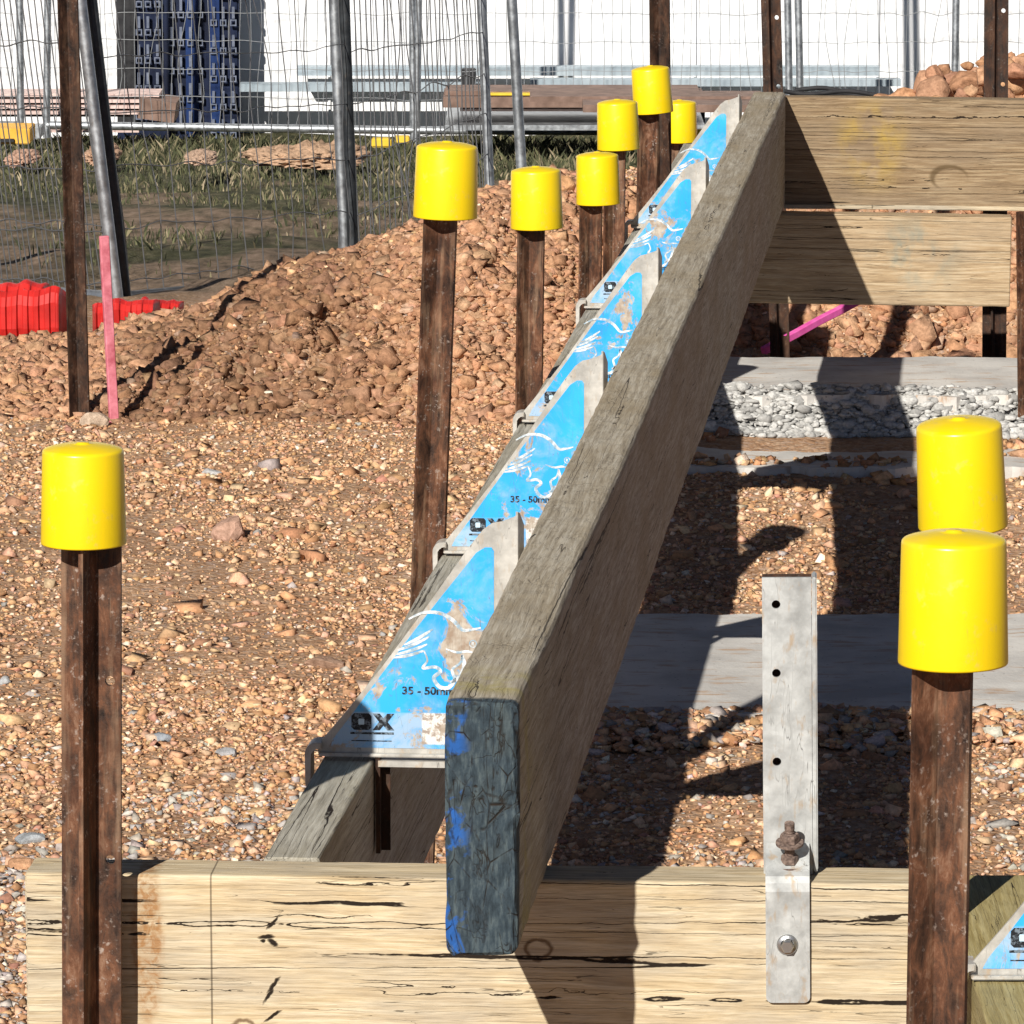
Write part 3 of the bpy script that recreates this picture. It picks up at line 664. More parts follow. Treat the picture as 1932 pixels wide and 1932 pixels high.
def curve(P, n=14):
    P = [Vector(p) for p in P]; Q = [P[0]]+P+[P[-1]]; out = []
    for i in range(1, len(Q)-2):
        for k in range(n):
            t = k/n; a, b, c, d = Q[i-1], Q[i], Q[i+1], Q[i+2]
            out.append(.5*((2*b)+(c-a)*t+(2*a-5*b+4*c-d)*t*t+(3*b-a-3*c+d)*t**3))
    out.append(P[-1]); return out
def build_plate():
    root = empty('clamp_plate', (0, 0, 0)); mm = .001
    tag(root, 'x', 'clamp plate', 'blue clamp plates standing along the left timber')
    # body: triangular sheet with a rounded lower left corner and a rounded tip; y is away from the camera
    out = [(0, 2), (0, 9), (4, 15), (26, 41), (60, 84), (100, 139), (140, 196), (152, 211), (160, 217), (170, 219), (180, 222), (184, 226), (184, 0), (3, 0)]
    bm = bmesh.new(); prism(bm, [(x*mm, z*mm) for x, z in out], 0, .003)
    bmesh.ops.bevel(bm, geom=[e for e in bm.edges if abs(e.verts[0].co.y-e.verts[1].co.y) < 1e-6], offset=.0008, segments=2, affect='EDGES')
    bm_obj('sheet', bm, M['plate'], root)
    # right side flange folded towards the camera and the bottom lip
    bm = bmesh.new(); pts = [(228, .184, .0), (226, .1855, .004), (214, .1885, .013), (12, .1885, .013), (4, .184, .0)]
    a = [bm.verts.new((x, y, z*mm)) for z, x, y in pts]; b = [bm.verts.new((x-.0022, y+.0012, z*mm)) for z, x, y in pts]
    bm.faces.new(a); bm.faces.new(b[::-1])
    for i in range(len(pts)): k = (i+1) % len(pts); bm.faces.new((a[i], b[i], b[k], a[k]))
    bm_obj('side_flange', bm, M['plate'], root)
    bm = bmesh.new(); box(bm, .001, .184, -.007, -.0004, .0005, .0035)
    bmesh.ops.bevel(bm, geom=bm.edges[:], offset=.0008, segments=2, affect='EDGES'); bm_obj('bottom_lip', bm, M['plate'], root)
    # base channel that spans the gap between the two timbers
    bm = bmesh.new(); box(bm, .056, .1835, -.006, .03, -.0085, -.003); bm_obj('base_channel', bm, M['plate'], root)
    bm = bmesh.new(); box(bm, .0535, .0575, -.004, .012, -.09, .0); box(bm, .0575, .0655, .010, .012, -.09, -.0087); bm_obj('inner_leg', bm, M['rust_dark'], root)
    # curled hook round the outer edge of the timber
    bm = bmesh.new(); ot = [(.004, .013)] + [(-.001+.0105*math.cos(a_), .0025+.0105*math.sin(a_)) for a_ in [math.pi*(.5+.5*i/8) for i in range(9)]] + [(-.0112, -.026), (-.0095, -.030), (-.0068, -.030), (-.0058, -.026), (-.0058, .0)] + [(-.001+.0048*math.cos(a_), .0025+.0048*math.sin(a_)) for a_ in [math.pi*(1-.5*i/5) for i in range(6)]] + [(.004, .0073)]
    prism(bm, ot, -.007, .02); bmesh.ops.bevel(bm, geom=[e for e in bm.edges if abs(e.verts[0].co.y-e.verts[1].co.y) < 1e-6], offset=.0009, segments=2, affect='EDGES')
    bm_obj('hook', bm, M['plate'], root, False)
    # sticker
    lab = [(10, 8), (14, 16), (31, 38), (52, 67), (92, 121), (146, 190), (154, 195), (160, 195), (162, 192), (162, 8)]
    bm = bmesh.new(); prism(bm, [(x*mm, z*mm) for x, z in lab], -.0005, -.0001); st = bm_obj('sticker', bm, M['label'], root)
    yy = -.0008
    text_mesh('35 - 50mm', .0098, M['ink'], st, .0775, .0585, yy, 'lettering', wide=1.12)
    bm = bmesh.new(); prism(bm, [(x*mm, z*mm) for x, z in [(31, 27), (33.5, 24.5), (47, 24.5), (49.5, 27), (49.5, 37.5), (47, 40), (33.5, 40), (31, 37.5)]], -.00065, -.00055); bm_obj('logo_letter', bm, M['ink'], st)
    bm = bmesh.new(); prism(bm, [(x*mm, z*mm) for x, z in [(38, 29.5), (42.5, 29.5), (43, 30), (43, 34.5), (42.5, 35), (38, 35), (37.5, 34.5), (37.5, 30)]], -.0009, -.0008); bm_obj('logo_opening', bm, M['blue_print'], st)
    bm = bmesh.new()
    prism(bm, [(x*mm, z*mm) for x, z in [(50.5, 24.5), (56.5, 32.2), (50.5, 40), (57, 40), (60.5, 35.8), (64, 40), (70.5, 40), (64.5, 32.2), (70.5, 24.5), (64, 24.5), (60.5, 28.8), (57, 24.5)]], -.00085, -.00075)
    bm_obj('logo_letter', bm, M['ink'], st)
    bm = bmesh.new(); prism(bm, [(x*mm, z*mm) for x, z in [(30, 20.6), (30, 22.6), (70, 22.6), (70, 20.6)]], -.00085, -.00075)
    prism(bm, [(x*mm, z*mm) for x, z in [(31, 14), (31, 15), (68, 15), (68, 14)]], -.00085, -.00075); bm_obj('fine_print', bm, M['ink'], st)
    # white brush emblem
    bm = bmesh.new(); s1 = lambda pts, w_: stroke(bm, curve([(x*mm, z*mm) for x, z in pts]), w_*mm, yy)
    s1([(84, 128), (97, 134), (112, 134), (124, 128), (133, 119), (141, 119), (150, 121)], 3.6)
    for (p, q) in (((106, 119), (80, 104)), ((103, 112), (74, 99)), ((101, 105), (72, 95)), ((98, 99), (70, 92))): s1([p, ((p[0]+q[0])/2, (p[1]+q[1])/2-1), q], 3.0)
    s1([(98, 99), (101, 90), (97, 83), (108, 84), (113, 80), (107, 74), (112, 66), (120, 65), (126, 72), (124, 82), (131, 88), (133, 96)], 3.6)
    s1([(118, 101), (128, 98), (137, 99), (143, 98)], 2.4); s1([(133, 96), (135, 84), (131, 75), (122, 70)], 5)
    bm_obj('emblem', bm, M['white'], st)
    bm = bmesh.new(); c = (143, 106); P = [((c[0]+3.2*math.cos(a))*mm, (c[1]+3.2*math.sin(a))*mm) for a in [2*math.pi*i/16 for i in range(17)]]
    for p, q in zip(P, P[1:]): stroke(bm, [p, q], 1.2*mm, yy)
    bm_obj('mark_ring', bm, M['white'], st); text_mesh('R', .0045, M['white'], st, .1415, .1045, yy, 'mark_letter')
    return root
def copy_tree(o, parent=None):
    kids = [c for c in bpy.data.objects if c.parent == o]
    c = o.copy(); COL.objects.link(c); c.parent = parent
    for k in kids: copy_tree(k, c)
    return c
plate0 = build_plate()
PL = [((600, 1428), 'nearest blue triangular plate, right by the painted beam end, its lower left in cap shadow'),
      ((836, 1046), 'second blue triangular plate from the camera, beside the first stake of the row'),
      ((984, 798), 'third blue triangular plate along the timber, its lower part rubbed bare and brown'),
      ((1101, 583), 'fourth blue triangular plate along the timber, with the black logo block showing'),
      ((1190, 432), 'farthest blue triangular plate, just left of the beam far end')]
yaw = math.atan2(BD.x, BD.y)
wear = [.0]*6
plates = []
for i, ((px, py), lb) in enumerate(PL):
    o = plate0 if i == 0 else copy_tree(plate0)
    p = PZ(px, py, ZT); o.location = p + Vector((0, 0, .0015))
    o.rotation_euler = (0, 0, -yaw*.9); o['label'] = lb; plates.append((o, p))
# let each plate's flange touch the beam's left face
bl = mc - BN*MT/2
for o, p in plates:
    face = bl.x + (p.y-.02-bl.y)*BD.x/BD.y
    o.scale = ((face-.0015-p.x)/(.1892*math.cos(yaw)), 1, 1)
o = copy_tree(plate0); p = PZ(1829, 1850, ZT); o.location = p + Vector((0, 0, .0015)); o.rotation_euler = (0, 0, 0); o.scale = (1, 1, 1)
o['label'] = 'blue triangular plate cut by the right border, on the greenish timber'; o['group'] = 'blue clamp plates standing along the left timber'
del o['group']

# ------------------------------------------------------------------ steel stakes with yellow caps
def arm(bm, ang, w, t, h, holes, z0=0, hr=.0042):
    """one flange of a star picket: a strip from the centre out, pierced by round holes"""
    c, s = math.cos(ang), math.sin(ang)
    def P(u, v, z): return (u*c - v*s, u*s + v*c, z)
    zs = [z0]; hs = sorted(z for z in holes if z0+.02 < z < h-.02)
    for hz in hs: zs += [hz-.009, hz+.009]
    zs.append(h); uc = w*.58
    for k in range(len(zs)-1):
        a, b = zs[k], zs[k+1]; ishole = any(abs((a+b)/2-hz) < 1e-6 for hz in hs)
        for v, flip in ((t/2, False), (-t/2, True)):
            if not ishole:
                q = [bm.verts.new(P(u, v, z)) for u, z in ((0, a), (w, a), (w, b), (0, b))]; bm.faces.new(q)
            else:
                m = (a+b)/2; n = 12; circ = [bm.verts.new(P(uc+hr*math.cos(2*math.pi*(i+.5)/n), v, m+hr*math.sin(2*math.pi*(i+.5)/n))) for i in range(n)]
                cor = [bm.verts.new(P(*q[:1], v, q[1])) for q in ((w, b), (0, b), (0, a), (w, a))]
                for i in range(n):
                    j = (i+1) % n; qa = (i*4)//n; qb = (j*4)//n if j else 0
                    f = [circ[i], cor[qa]] + ([cor[qb]] if qb != qa else []) + [circ[j]]
                    bm.faces.new(f)
        if ishole:
            m = (a+b)/2; n = 12
            A = [bm.verts.new(P(uc+hr*math.cos(2*math.pi*i/n), t/2, m+hr*math.sin(2*math.pi*i/n))) for i in range(n)]
            B = [bm.verts.new(P(uc+hr*math.cos(2*math.pi*i/n), -t/2, m+hr*math.sin(2*math.pi*i/n))) for i in range(n)]
            for i in range(n): bm.faces.new((A[i], A[(i+1) % n], B[(i+1) % n], B[i]))
        q = [bm.verts.new(P(w, v, z)) for v, z in ((-t/2, a), (t/2, a), (t/2, b), (-t/2, b))]; bm.faces.new(q)
    q = [bm.verts.new(P(u, v, h)) for u, v in ((0, -t/2), (w, -t/2), (w, t/2), (0, t/2))]; bm.faces.new(q)
def stake(top, bot, h_extra, arms, label, mat, holes=(), group='steel stakes', name='steel_stake', sink=.12, spin=0, t=.004, n_core=6):
    """top / bottom centre points of the visible bar; extends sink below bottom"""
    top = Vector(top); bot = Vector(bot); ax = (top-bot).normalized(); base = bot - ax*sink; H = (top-base).length + h_extra
    bm = bmesh.new()
    for am in arms: arm(bm, R(am[0])+spin, am[1], t, H, [z+sink for z in holes] if len(am) < 3 else [])
    lathe(bm, [(.0, H), (.0042, H), (.0042, 0)], n_core)
    o = bm_obj(name, bm, mat); o.location = base
    o.rotation_euler = Vector((0, 0, 1)).rotation_difference(ax).to_euler()
    if label: tag(o, label, 'stake', group)
    return o, ax
CAPR = .035; CAPH = .0835
bm = bmesh.new()
lathe(bm, [(.0328, .0008), (CAPR+.0004, 0), (CAPR+.0006, .0012), (CAPR-.0012, CAPH-.0072), (CAPR-.0016, CAPH-.0058), (CAPR-.0026, CAPH-.0048), (CAPR-.0045, CAPH-.004), (.022, CAPH-.0018), (.0105, CAPH-.0004), (.0056, CAPH-.0001), (.0050, CAPH+.0008), (0, CAPH+.001)], 64)
lathe(bm, [(.0328, .0008), (.0322, CAPH-.014), (0, CAPH-.011)], 64)
cap_me = bpy.data.meshes.new('safety_cap'); bmesh.ops.recalc_face_normals(bm, faces=bm.faces); bm.to_mesh(cap_me); bm.free()
cap_me.materials.append(M['yellow']); cap_me.polygons.foreach_set('use_smooth', [True]*len(cap_me.polygons))
def cap(cx, by, w_, tilt, label, lean=0, Y=None, hh=None, sxy=1):
    """a cap whose lower rim centre sits at pixel (cx, by)"""
    Y = Y or FPX*.0705/w_; p = PY(cx, by - .02*w_, Y); o = bpy.data.objects.new('safety_cap', cap_me); COL.objects.link(o)
    o.location = p; o.rotation_euler = (R(lean), R(tilt), random.random()*6)
    # keep the tilt in world axes: spin first, then tilt
    o.rotation_euler = (Matrix.Rotation(R(tilt), 3, 'Y') @ Matrix.Rotation(R(lean), 3, 'X')).to_euler()
    if hh: o.scale = (sxy, sxy, hh)
    return tag(o, label, 'safety cap', 'yellow safety caps on the steel stakes'), p, Y
V3 = [(-148, .021), (-32, .021), (90, .018)]
ROW = [  # cap x, rim y, cap width, tilt, stake top x at rim, stake lower pixel, arms, cap label, stake label
 (840, 412, 121, 1.6, 832, (806, 1130), 0, 'yellow cap on the nearest stake of the row left of the beam', 'rusty stake standing nearest in the row, by the second blue plate'),
 (1013, 432, 98.5, -1.2, 1001, (996, 790), 6, 'yellow cap second in the row, lower than its neighbours', 'brown rusty stake second in the row, ending behind the third blue plate'),
 (1129, 386, 83, -1.5, 1116, (1113, 600), -4, 'yellow cap third in the row, below and in front of a higher one', 'dark rusty stake third in the row, by the fourth blue plate'),
 (1167, 283, 79.5, -1.8, 1158, (1156, 520), 10, 'yellow cap partly above the third one, left of the topmost cap', 'orange rusty stake just behind the third capped stake'),
 (1233, 214, 75, -4.5, 1225, (1221, 420), -8, 'topmost yellow cap, tilted, in front of a tall bare stake', 'brown rusty stake under the topmost tilted cap'),
 (1282, 269, 67, -.5, 1272, (1268, 330), 0, 'smallest yellow cap, farthest along the row beside the beam end', 'short rusty stake under the smallest cap, mostly behind the timber')]
for (cx, by, w_, tl, sx, (bx, by2), sp, cl, sl) in ROW:
    o, p, Y = cap(cx, by, w_, tl, cl)
    top = PY(sx, by-20, Y); bot = PY(bx, by2, Y); ax = (top-bot).normalized(); zb = float(zt(bot.x, bot.y)); bot = bot - ax*((bot.z-zb)/ax.z)
    stake(top, bot, .03, V3, sl, M['rust'], (), 'steel stakes under yellow caps', spin=R(sp))
# front left stake: its stem flange points at the camera, its right flange is pierced
o, p, Y0 = cap(158, 1028, 162.5, .3, 'yellow cap on the front left stake, low at the left border', Y=4.25, hh=.985, sxy=.98)
top = PY(180, 1010, Y0); bot = PY(181, 1932, Y0); ax = (top-bot).normalized(); bot = bot - ax*(bot.z/ax.z)
H = top.z
def hz(y): return PY(180, y, Y0).z - 0
stake(top, bot, .03, [(-8, .0215), (-109, .030, 0), (168, .0285, 0)], 'rusty front left stake with round holes, in front of the pale timber', M['rust'], [hz(1283), hz(1620), hz(1620)-.146], 'steel stakes under yellow caps')
# right pair
o, p, Y7 = cap(1817, 996, 170, -3.4, 'upper yellow cap of the pair at right, tilted, its top plainly seen', lean=4, hh=1.05)
top = PY(1790, 990, Y7); bot = PY(1784, 1932, Y7); ax = (top-bot).normalized(); bot = bot - ax*(bot.z/ax.z)
stake(top, bot, .03, [(-150, .018), (-30, .018), (90, .016)], 'stake under the upper right cap, hidden behind the front right stake', M['rust'], (), 'steel stakes under yellow caps')
o, p, Y8 = cap(1798, 1254, 210, -.4, 'largest yellow cap, lower of the pair at right', hh=1.03)
top = PY(1777, 1240, Y8); bot = PY(1765, 1932, Y8); ax = (top-bot).normalized(); bot = bot - ax*(bot.z/ax.z)
stake(top, bot, .03, [(-152, .0212), (-28, .0212), (90, .018)], 'red brown rusty front right stake, the one nearest the camera', M['rust'], (), 'steel stakes under yellow caps', t=.0045)
# tall bare stakes
def tall(x0, y0, x1, y1, Y, mat, label, holes=(), arms=V3, spin=0, ext=.35, z0=None):
    top = PY(x0, y0, Y); bot = PY(x1, y1, Y); ax = (top-bot).normalized()
    zb = float(zt(bot.x, bot.y)) if z0 is None else z0; base = bot - ax*((bot.z-zb)/ax.z)
    hl = [(PY(x1, hy, Y).z-zb)/ax.z for hy in holes]
    return stake(top, base, ext, arms, label, mat, hl, 'tall bare steel stakes', spin=R(spin))
tall(127, -10, 150, 785, 9.55, M['rust_dark'], 'tall bare rusty stake at left, leaning, beside the pink stake', spin=8)
tall(1244, -10, 1246, 200, 9.6, M['rust_dark'], 'tall bare rusty stake behind the topmost yellow cap')
tall(1453, -10, 1470, 640, 9.6, M['rust_dark'], 'tall black stake with holes behind the beam far end', [33, 163, 630], [(-14, .019), (-112, .016, 0), (168, .017, 0)])
tall(1880, -10, 1876, 640, 9.6, M['rust_dark'], 'tall black stake with holes behind the far timbers at right', [20, 159], [(-12, .022), (-112, .016, 0), (172, .022, 0)])
tall(1937, 398, 1941, 862, 8.82, M['rust'], 'rusty stake cut by the right border, at the end of the lower far timber', (), V3, ext=0)
# pink marker stakes
def bar(name, a, b, w_, d_, mat, label, cat, spin=0):
    a = Vector(a); b = Vector(b); L = (b-a).length; bm = bmesh.new(); box(bm, -w_/2, w_/2, -d_/2, d_/2, 0, L)
    bmesh.ops.bevel(bm, geom=bm.edges[:], offset=.0015, segments=1, affect='EDGES')
    for i in range(1, 14): bmesh.ops.bisect_plane(bm, geom=bm.verts[:]+bm.edges[:]+bm.faces[:], plane_co=(0, 0, L*i/14), plane_no=(0, 0, 1))
    for v in bm.verts: v.co += Vector((mnoise.noise(v.co*9), mnoise.noise(v.co*9+Vector((5, 5, 5))), 0))*.0016
    o = bm_obj(name, bm, mat); o.location = a
    o.rotation_euler = ((b-a).normalized().to_track_quat('Z', 'Y').to_matrix() @ Matrix.Rotation(spin, 3, 'Z')).to_euler() if abs((b-a).normalized().z) < .9 else (Vector((0, 0, 1)).rotation_difference((b-a).normalized()).to_matrix() @ Matrix.Rotation(spin, 3, 'Z')).to_euler()
    return tag(o, label, cat)
a = PY(218, 806, 9.5); bar('marker_stake', (a.x, 9.5, a.z-.05), PY(196, 445, 9.5), .017, .012, M['pink'], 'pink painted wooden marker stake by the tall rusty stake', 'marker stake', spin=.35)
bar('marker_stake', PY(1440, 662, 9.9), PY(1640, 556, 10.1), .014, .014, M['magenta'], 'bright pink stick lying slanted on clods under the far timbers', 'marker stake')

# ------------------------------------------------------------------ galvanised bracket on the front timber
root = empty('steel_bracket', PZ(1487, 1650, ZT)); tag(root, 'galvanised upright bracket with round holes, bolted over the front timber', 'bracket')
TW = math.atan2(fr.y-fl.y, fr.x-fl.x); root.rotation_euler = (0, R(-.8), TW)
k = 4.27/FPX*1.0
bm = bmesh.new(); hh = .25; wd = .0405; holes = [.2315-.004, .170, .0955]; hr = .0036
# front web with three holes: strips above/below and ring faces
zs = [0.0]; hs = sorted(holes)
for z in hs: zs += [z-.009, z+.009]
zs.append(hh); uc = -wd/2 + .0115
def web(bm, y, xs0, xs1):
    for a_, b_ in zip(zs, zs[1:]):
        m = (a_+b_)/2; ish = any(abs(m-z) < 1e-6 for z in hs)
        if not ish:
            bm.faces.new([bm.verts.new((x, y, z)) for x, z in ((xs0, a_), (xs1, a_), (xs1, b_), (xs0, b_))]); continue
        n = 16; circ = [bm.verts.new((uc+hr*math.cos(2*math.pi*(i+.5)/n), y, m+hr*math.sin(2*math.pi*(i+.5)/n))) for i in range(n)]
        cor = [bm.verts.new((x, y, z)) for x, z in ((xs1, b_), (xs0, b_), (xs0, a_), (xs1, a_))]
        for i in range(n):
            j = (i+1) % n; qa = (i*4)//n; qb = (j*4)//n if j else 0
            bm.faces.new([circ[i], cor[qa]] + ([cor[qb]] if qb != qa else []) + [circ[j]])
web(bm, .0, -wd/2, wd/2); web(bm, .003, -wd/2, wd/2)
def wall(bm, pts):
    vs = [bm.verts.new(p) for p in pts]; bm.faces.new(vs)
wall(bm, [(-wd/2, 0, 0), (-wd/2, .003, 0), (-wd/2, .003, hh), (-wd/2, 0, hh)])
wall(bm, [(-wd/2, 0, hh), (wd/2, 0, hh), (wd/2, .003, hh), (-wd/2, .003, hh)])
for z in hs:
    n = 16
    for i in range(n):
        a0 = 2*math.pi*(i+.5)/n; a1 = 2*math.pi*(i+1.5)/n
        wall(bm, [(uc+hr*math.cos(a0), 0, z+hr*math.sin(a0)), (uc+hr*math.cos(a1), 0, z+hr*math.sin(a1)), (uc+hr*math.cos(a1), .003, z+hr*math.sin(a1)), (uc+hr*math.cos(a0), .003, z+hr*math.sin(a0))])
bm_obj('upright_web', bm, M['galv'], root)
bm = bmesh.new(); box(bm, -wd/2, wd/2, .026, .028, 0, hh-.002); bm_obj('hole_dark_backing', bm, M['rust_dark'], root)  # added plate; its dark colour stands in for the shade behind the holes
bm = bmesh.new(); prism(bm, [(wd/2+.0002, .004), (wd/2+.0002, hh), (wd/2+.0045, hh), (wd/2+.0045, .004), (wd/2+.003, .001)], .0, .028)
bmesh.ops.bevel(bm, geom=bm.edges[:], offset=.001, segments=2, affect='EDGES'); bm_obj('upright_flange', bm, M['galv'], root)
# folded strap: front leg on the timber face and a sloping leg up to the upright
face_y = (PY(1487, 1660, 4.25).y) - root.location.y
bm = bmesh.new(); sw = .0362; x0 = -.0185; yF = (fl.y + (root.location.x-fl.x)*(fr.y-fl.y)/(fr.x-fl.x)) - root.location.y + .0032
prof = [(yF-.0036, -.006), (yF-.0028, -.0008), (yF, .003), (-.002, .024), (-.002, .0275), (yF-.003, .006), (yF-.0065, .001), (yF-.0076, -.006)]
A = [bm.verts.new((x0, y, z)) for y, z in prof]; B = [bm.verts.new((x0+sw, y, z)) for y, z in prof]
bm.faces.new(A[::-1]); bm.faces.new(B)
for i in range(len(prof)): j = (i+1) % len(prof); bm.faces.new((A[i], B[i], B[j], A[j]))
rc = .005; cn = [(x0, -.006), (x0+sw, -.006)] + [(x0+sw-rc+rc*math.cos(a_), -.100+rc+rc*math.sin(a_)) for a_ in [-i*math.pi/10 for i in range(6)]] + [(x0+rc+rc*math.cos(a_), -.100+rc+rc*math.sin(a_)) for a_ in [-math.pi/2-i*math.pi/10 for i in range(6)]]
prism(bm, cn, yF-.0076, yF-.0036)
bm_obj('folded_strap', bm, M['galv'], root)
bt = bm_obj('hex_bolt', (lambda b: (lathe(b, [(0, .009), (.0045, .009), (.0056, .0078), (.0056, .002), (.0056, .0019)], 6), lathe(b, [(.0056, .003), (.0078, .0022), (.0088, .0008), (.0088, 0), (0, 0)], 32), b)[2])(bmesh.new()), M['bolt'], root)
bt.rotation_euler = (math.pi/2, 0, 0); bt.location = (-.0008, yF-.0076, -.0505)
bm = bmesh.new()
lathe(bm, [(0, .038), (.0042, .038), (.0042, .032), (.0037, .031), (.0042, .03), (.0037, .029), (.0042, .028), (.0042, .0)], 14)
lathe(bm, [(.0, .028), (.0072, .028), (.008, .026), (.008, .021), (0, .021)], 6); lathe(bm, [(0, .0205), (.0115, .0205), (.0115, .0185), (0, .0185)], 24)
lathe(bm, [(0, .008), (.007, .008), (.0075, .002), (0, .0)], 6); lathe(bm, [(0, .0), (.0105, -.0002), (.0105, -.0022), (0, -.0022)], 24)
o = bm_obj('bolt_and_nut', bm, M['rustbolt'], root); o.location = (.0015, -.0165, .013); o.rotation_euler = (.25, 0, 0)

# ------------------------------------------------------------------ fences
def quadpt(C, u, v):
    """C: bottom-left, bottom-right, top-right, top-left"""
    return (C[0]*(1-u)+C[1]*u)*(1-v) + (C[3]*(1-u)+C[2]*u)*v
def fence(name, C, hs, us, rt, rw, label, mw, mt, rails=(True, False), posts=(True, True), wav=.004, post_rad=None, kink=.004, group='temporary mesh fence panels'):
    root = empty('mesh_fence', C[0]); tag(root, label, 'mesh fence', group); org = Vector(C[0])
    C = [Vector(c)-org for c in C]
    lines = []
    for v in hs:
        ph = random.random()*9
        lines.append([tuple(quadpt(C, u, v) + Vector((0, 0, 1))*wav*mnoise.noise(Vector((u*9+ph, v*7, 1)))*1.6 + Vector((0, -.003, 0))) for u in np.linspace(0, 1, 40)])
    for u in us:
        ph = random.random()*50; kk = kink*random.choice((.3, .6, 1, 1.8)); L = []
        for v in np.linspace(0, 1, 26):
            L.append(tuple(quadpt(C, u, v) + Vector((1, 0, 0))*kk*mnoise.noise(Vector((v*5+ph, ph, 2)))*1.8))
        lines.append(L)
    V, F = tubes(lines, rw, 4); np_mesh('wire_mesh', V, F, mw, root, True)
    pr = post_rad or rt
    for i, on in enumerate(posts):
        if on:
            a, b = (C[0], C[3]) if i == 0 else (C[1], C[2]); d = (b-a)
            V, F = tubes([[tuple(a-d*.03), tuple(a+d*.3), tuple(a+d*.6), tuple(b)]], pr, 14); np_mesh('post', V, F, mt, root, True)
    for i, on in enumerate(rails):
        if on:
            a, b = (C[0], C[1]) if i == 0 else (C[3], C[2])
            V, F = tubes([[tuple(a), tuple(a*.7+b*.3), tuple(a*.3+b*.7), tuple(b)]], rt, 12); np_mesh('rail', V, F, mt, root, True)
    return root
def cornerpanel(bl, br, tr, tl):
    return [PY(*bl), PY(*br), PY(*tr), PY(*tl)]
def extend(C, k=2.0):
    """raise the top edge so that the panel is a real fence height above the frame"""
    return [C[0], C[1], C[1]+(C[2]-C[1])*k, C[0]+(C[3]-C[0])*k]
# near panels; corners given at frame-top and then raised
K = 2.2
C = extend(cornerpanel((-120, 536, 13.2), (221, 562, 12.0), (150, -10, 12.0), (-200, -10, 13.2)), K)
hs = [v/K for v in (.215, .42, .625, .835)]+[v/K for v in (1.04, 1.25, 1.46, 1.67, 1.88, 2.09)]
fence('fence_panel', C, [.02, .11]+hs[1:]+[hs[0]], np.linspace(.01, .99, 32), .0145, .0016, 'near fence panel at the left border, seen at a slant', M['wire'], M['tube'], wav=.01)
C = extend(cornerpanel((236, 562, 12.05), (668, 520, 14.2), (649, -10, 14.2), (170, -10, 12.05)), K)
fence('fence_panel', C, [v/K for v in (.06, .235, .425, .61, .81, 1.0, 1.2, 1.4, 1.6, 1.8, 2.0)], np.linspace(.02, .98, 15), .0150, .0015, 'near fence panel between the leaning tubes and the next tube post', M['wire'], M['tube_dark'], wav=.012, kink=.012)
C = extend(cornerpanel((653, 520, 14.25), (924, 360, 16.6), (908, -10, 16.6), (630, -10, 14.25)), K)
fence('fence_panel', C, [v/K for v in (.0, .19, .395, .6, .8, 1.0, 1.2, 1.4, 1.6, 1.8, 2.0)], np.linspace(.02, .98, 30), .0155, .002, 'fence panel going away between the dark tube post and the post by the mound top', M['wire'], M['tube'], rails=(False, False), wav=.01, kink=.01)
# far line of panels
def farpanel(x0, x1, label, posts=(True, True), yb=(237, 246), Y=27.0, tilt=(0, 0), n=None, rail=True, pr=.019):
    C = extend(cornerpanel((x0+tilt[0], yb[0], Y), (x1+tilt[1], yb[1], Y), (x1, -10, Y), (x0, -10, Y)), 3.2)
    hs = [ (237-y)/247/3.2 for y in range(232, -560, -52) ]
    hs = [h for h in hs if 0 <= h <= 1]
    n = n or max(3, int((x1-x0)/17.5)); rt = .021
    return fence('fence_panel', C, hs, np.linspace(.0, 1, n), rt, .0019, label, M['wire_far'], M['tube'], rails=(rail, True), posts=posts, wav=.01, post_rad=pr, kink=.02, group='far mesh fence panels')
farpanel(-560, 37, 'far fence panel at the left border before the white wall', yb=(232, 236), tilt=(0, 2))
farpanel(90, 778, 'far fence panel before the navy stack', yb=(236, 246), tilt=(-2, 2))
farpanel(790, 1486, 'far fence panel before the brown boards and capped stakes', tilt=(-4, 4), yb=(246, 249), pr=.019)
farpanel(1506, 1804, 'far fence panel right of the black stake', tilt=(5, -4), yb=(249, 249))
farpanel(1812, 2420, 'far fence panel at the right border above the red clods', posts=(False, True), tilt=(-4, 0), yb=(249, 252))
a = PY(984, 320, 18.0); b = PY(965, -10, 18.0)
V, F = tubes([[tuple(a-(b-a)*.25), tuple(a), tuple((a+b)/2), tuple(b), tuple(a+(b-a)*3)]], .018, 14)
o = np_mesh('fence_post', V, F, M['tube'], None, True); tag(o, 'leaning galvanised fence post right of the capped stake gap', 'fence post')

# ------------------------------------------------------------------ background
bm = bmesh.new(); box(bm, -14, 14, 29, 29.3, -2.2, 4.2)
for i in range(0, 28):   # sheet joints
    x = -14 + i; box(bm, x-.006, x+.006, 28.985, 28.999, -2.2, 4.2)
tag(bm_obj('white_wall', bm, M['wall']), 'long bright white site wall behind the fences', 'wall')
def bx(name, x0, x1, y0, y1, Y, depth, mat, parent=None, label=None, cat=None, group=None, bev=0):
    a = PY(x0, y1, Y); b = PY(x1, y0, Y); bm = bmesh.new(); box(bm, a.x, b.x, Y, Y+depth, a.z, b.z)
    if bev: bmesh.ops.bevel(bm, geom=bm.edges[:], offset=bev, segments=2, affect='EDGES')
    o = bm_obj(name, bm, mat)
    if parent is not None: o.parent = parent; o.matrix_parent_inverse = Matrix.Translation(parent.location).inverted()
    if label: tag(o, label, cat, group)
    return o
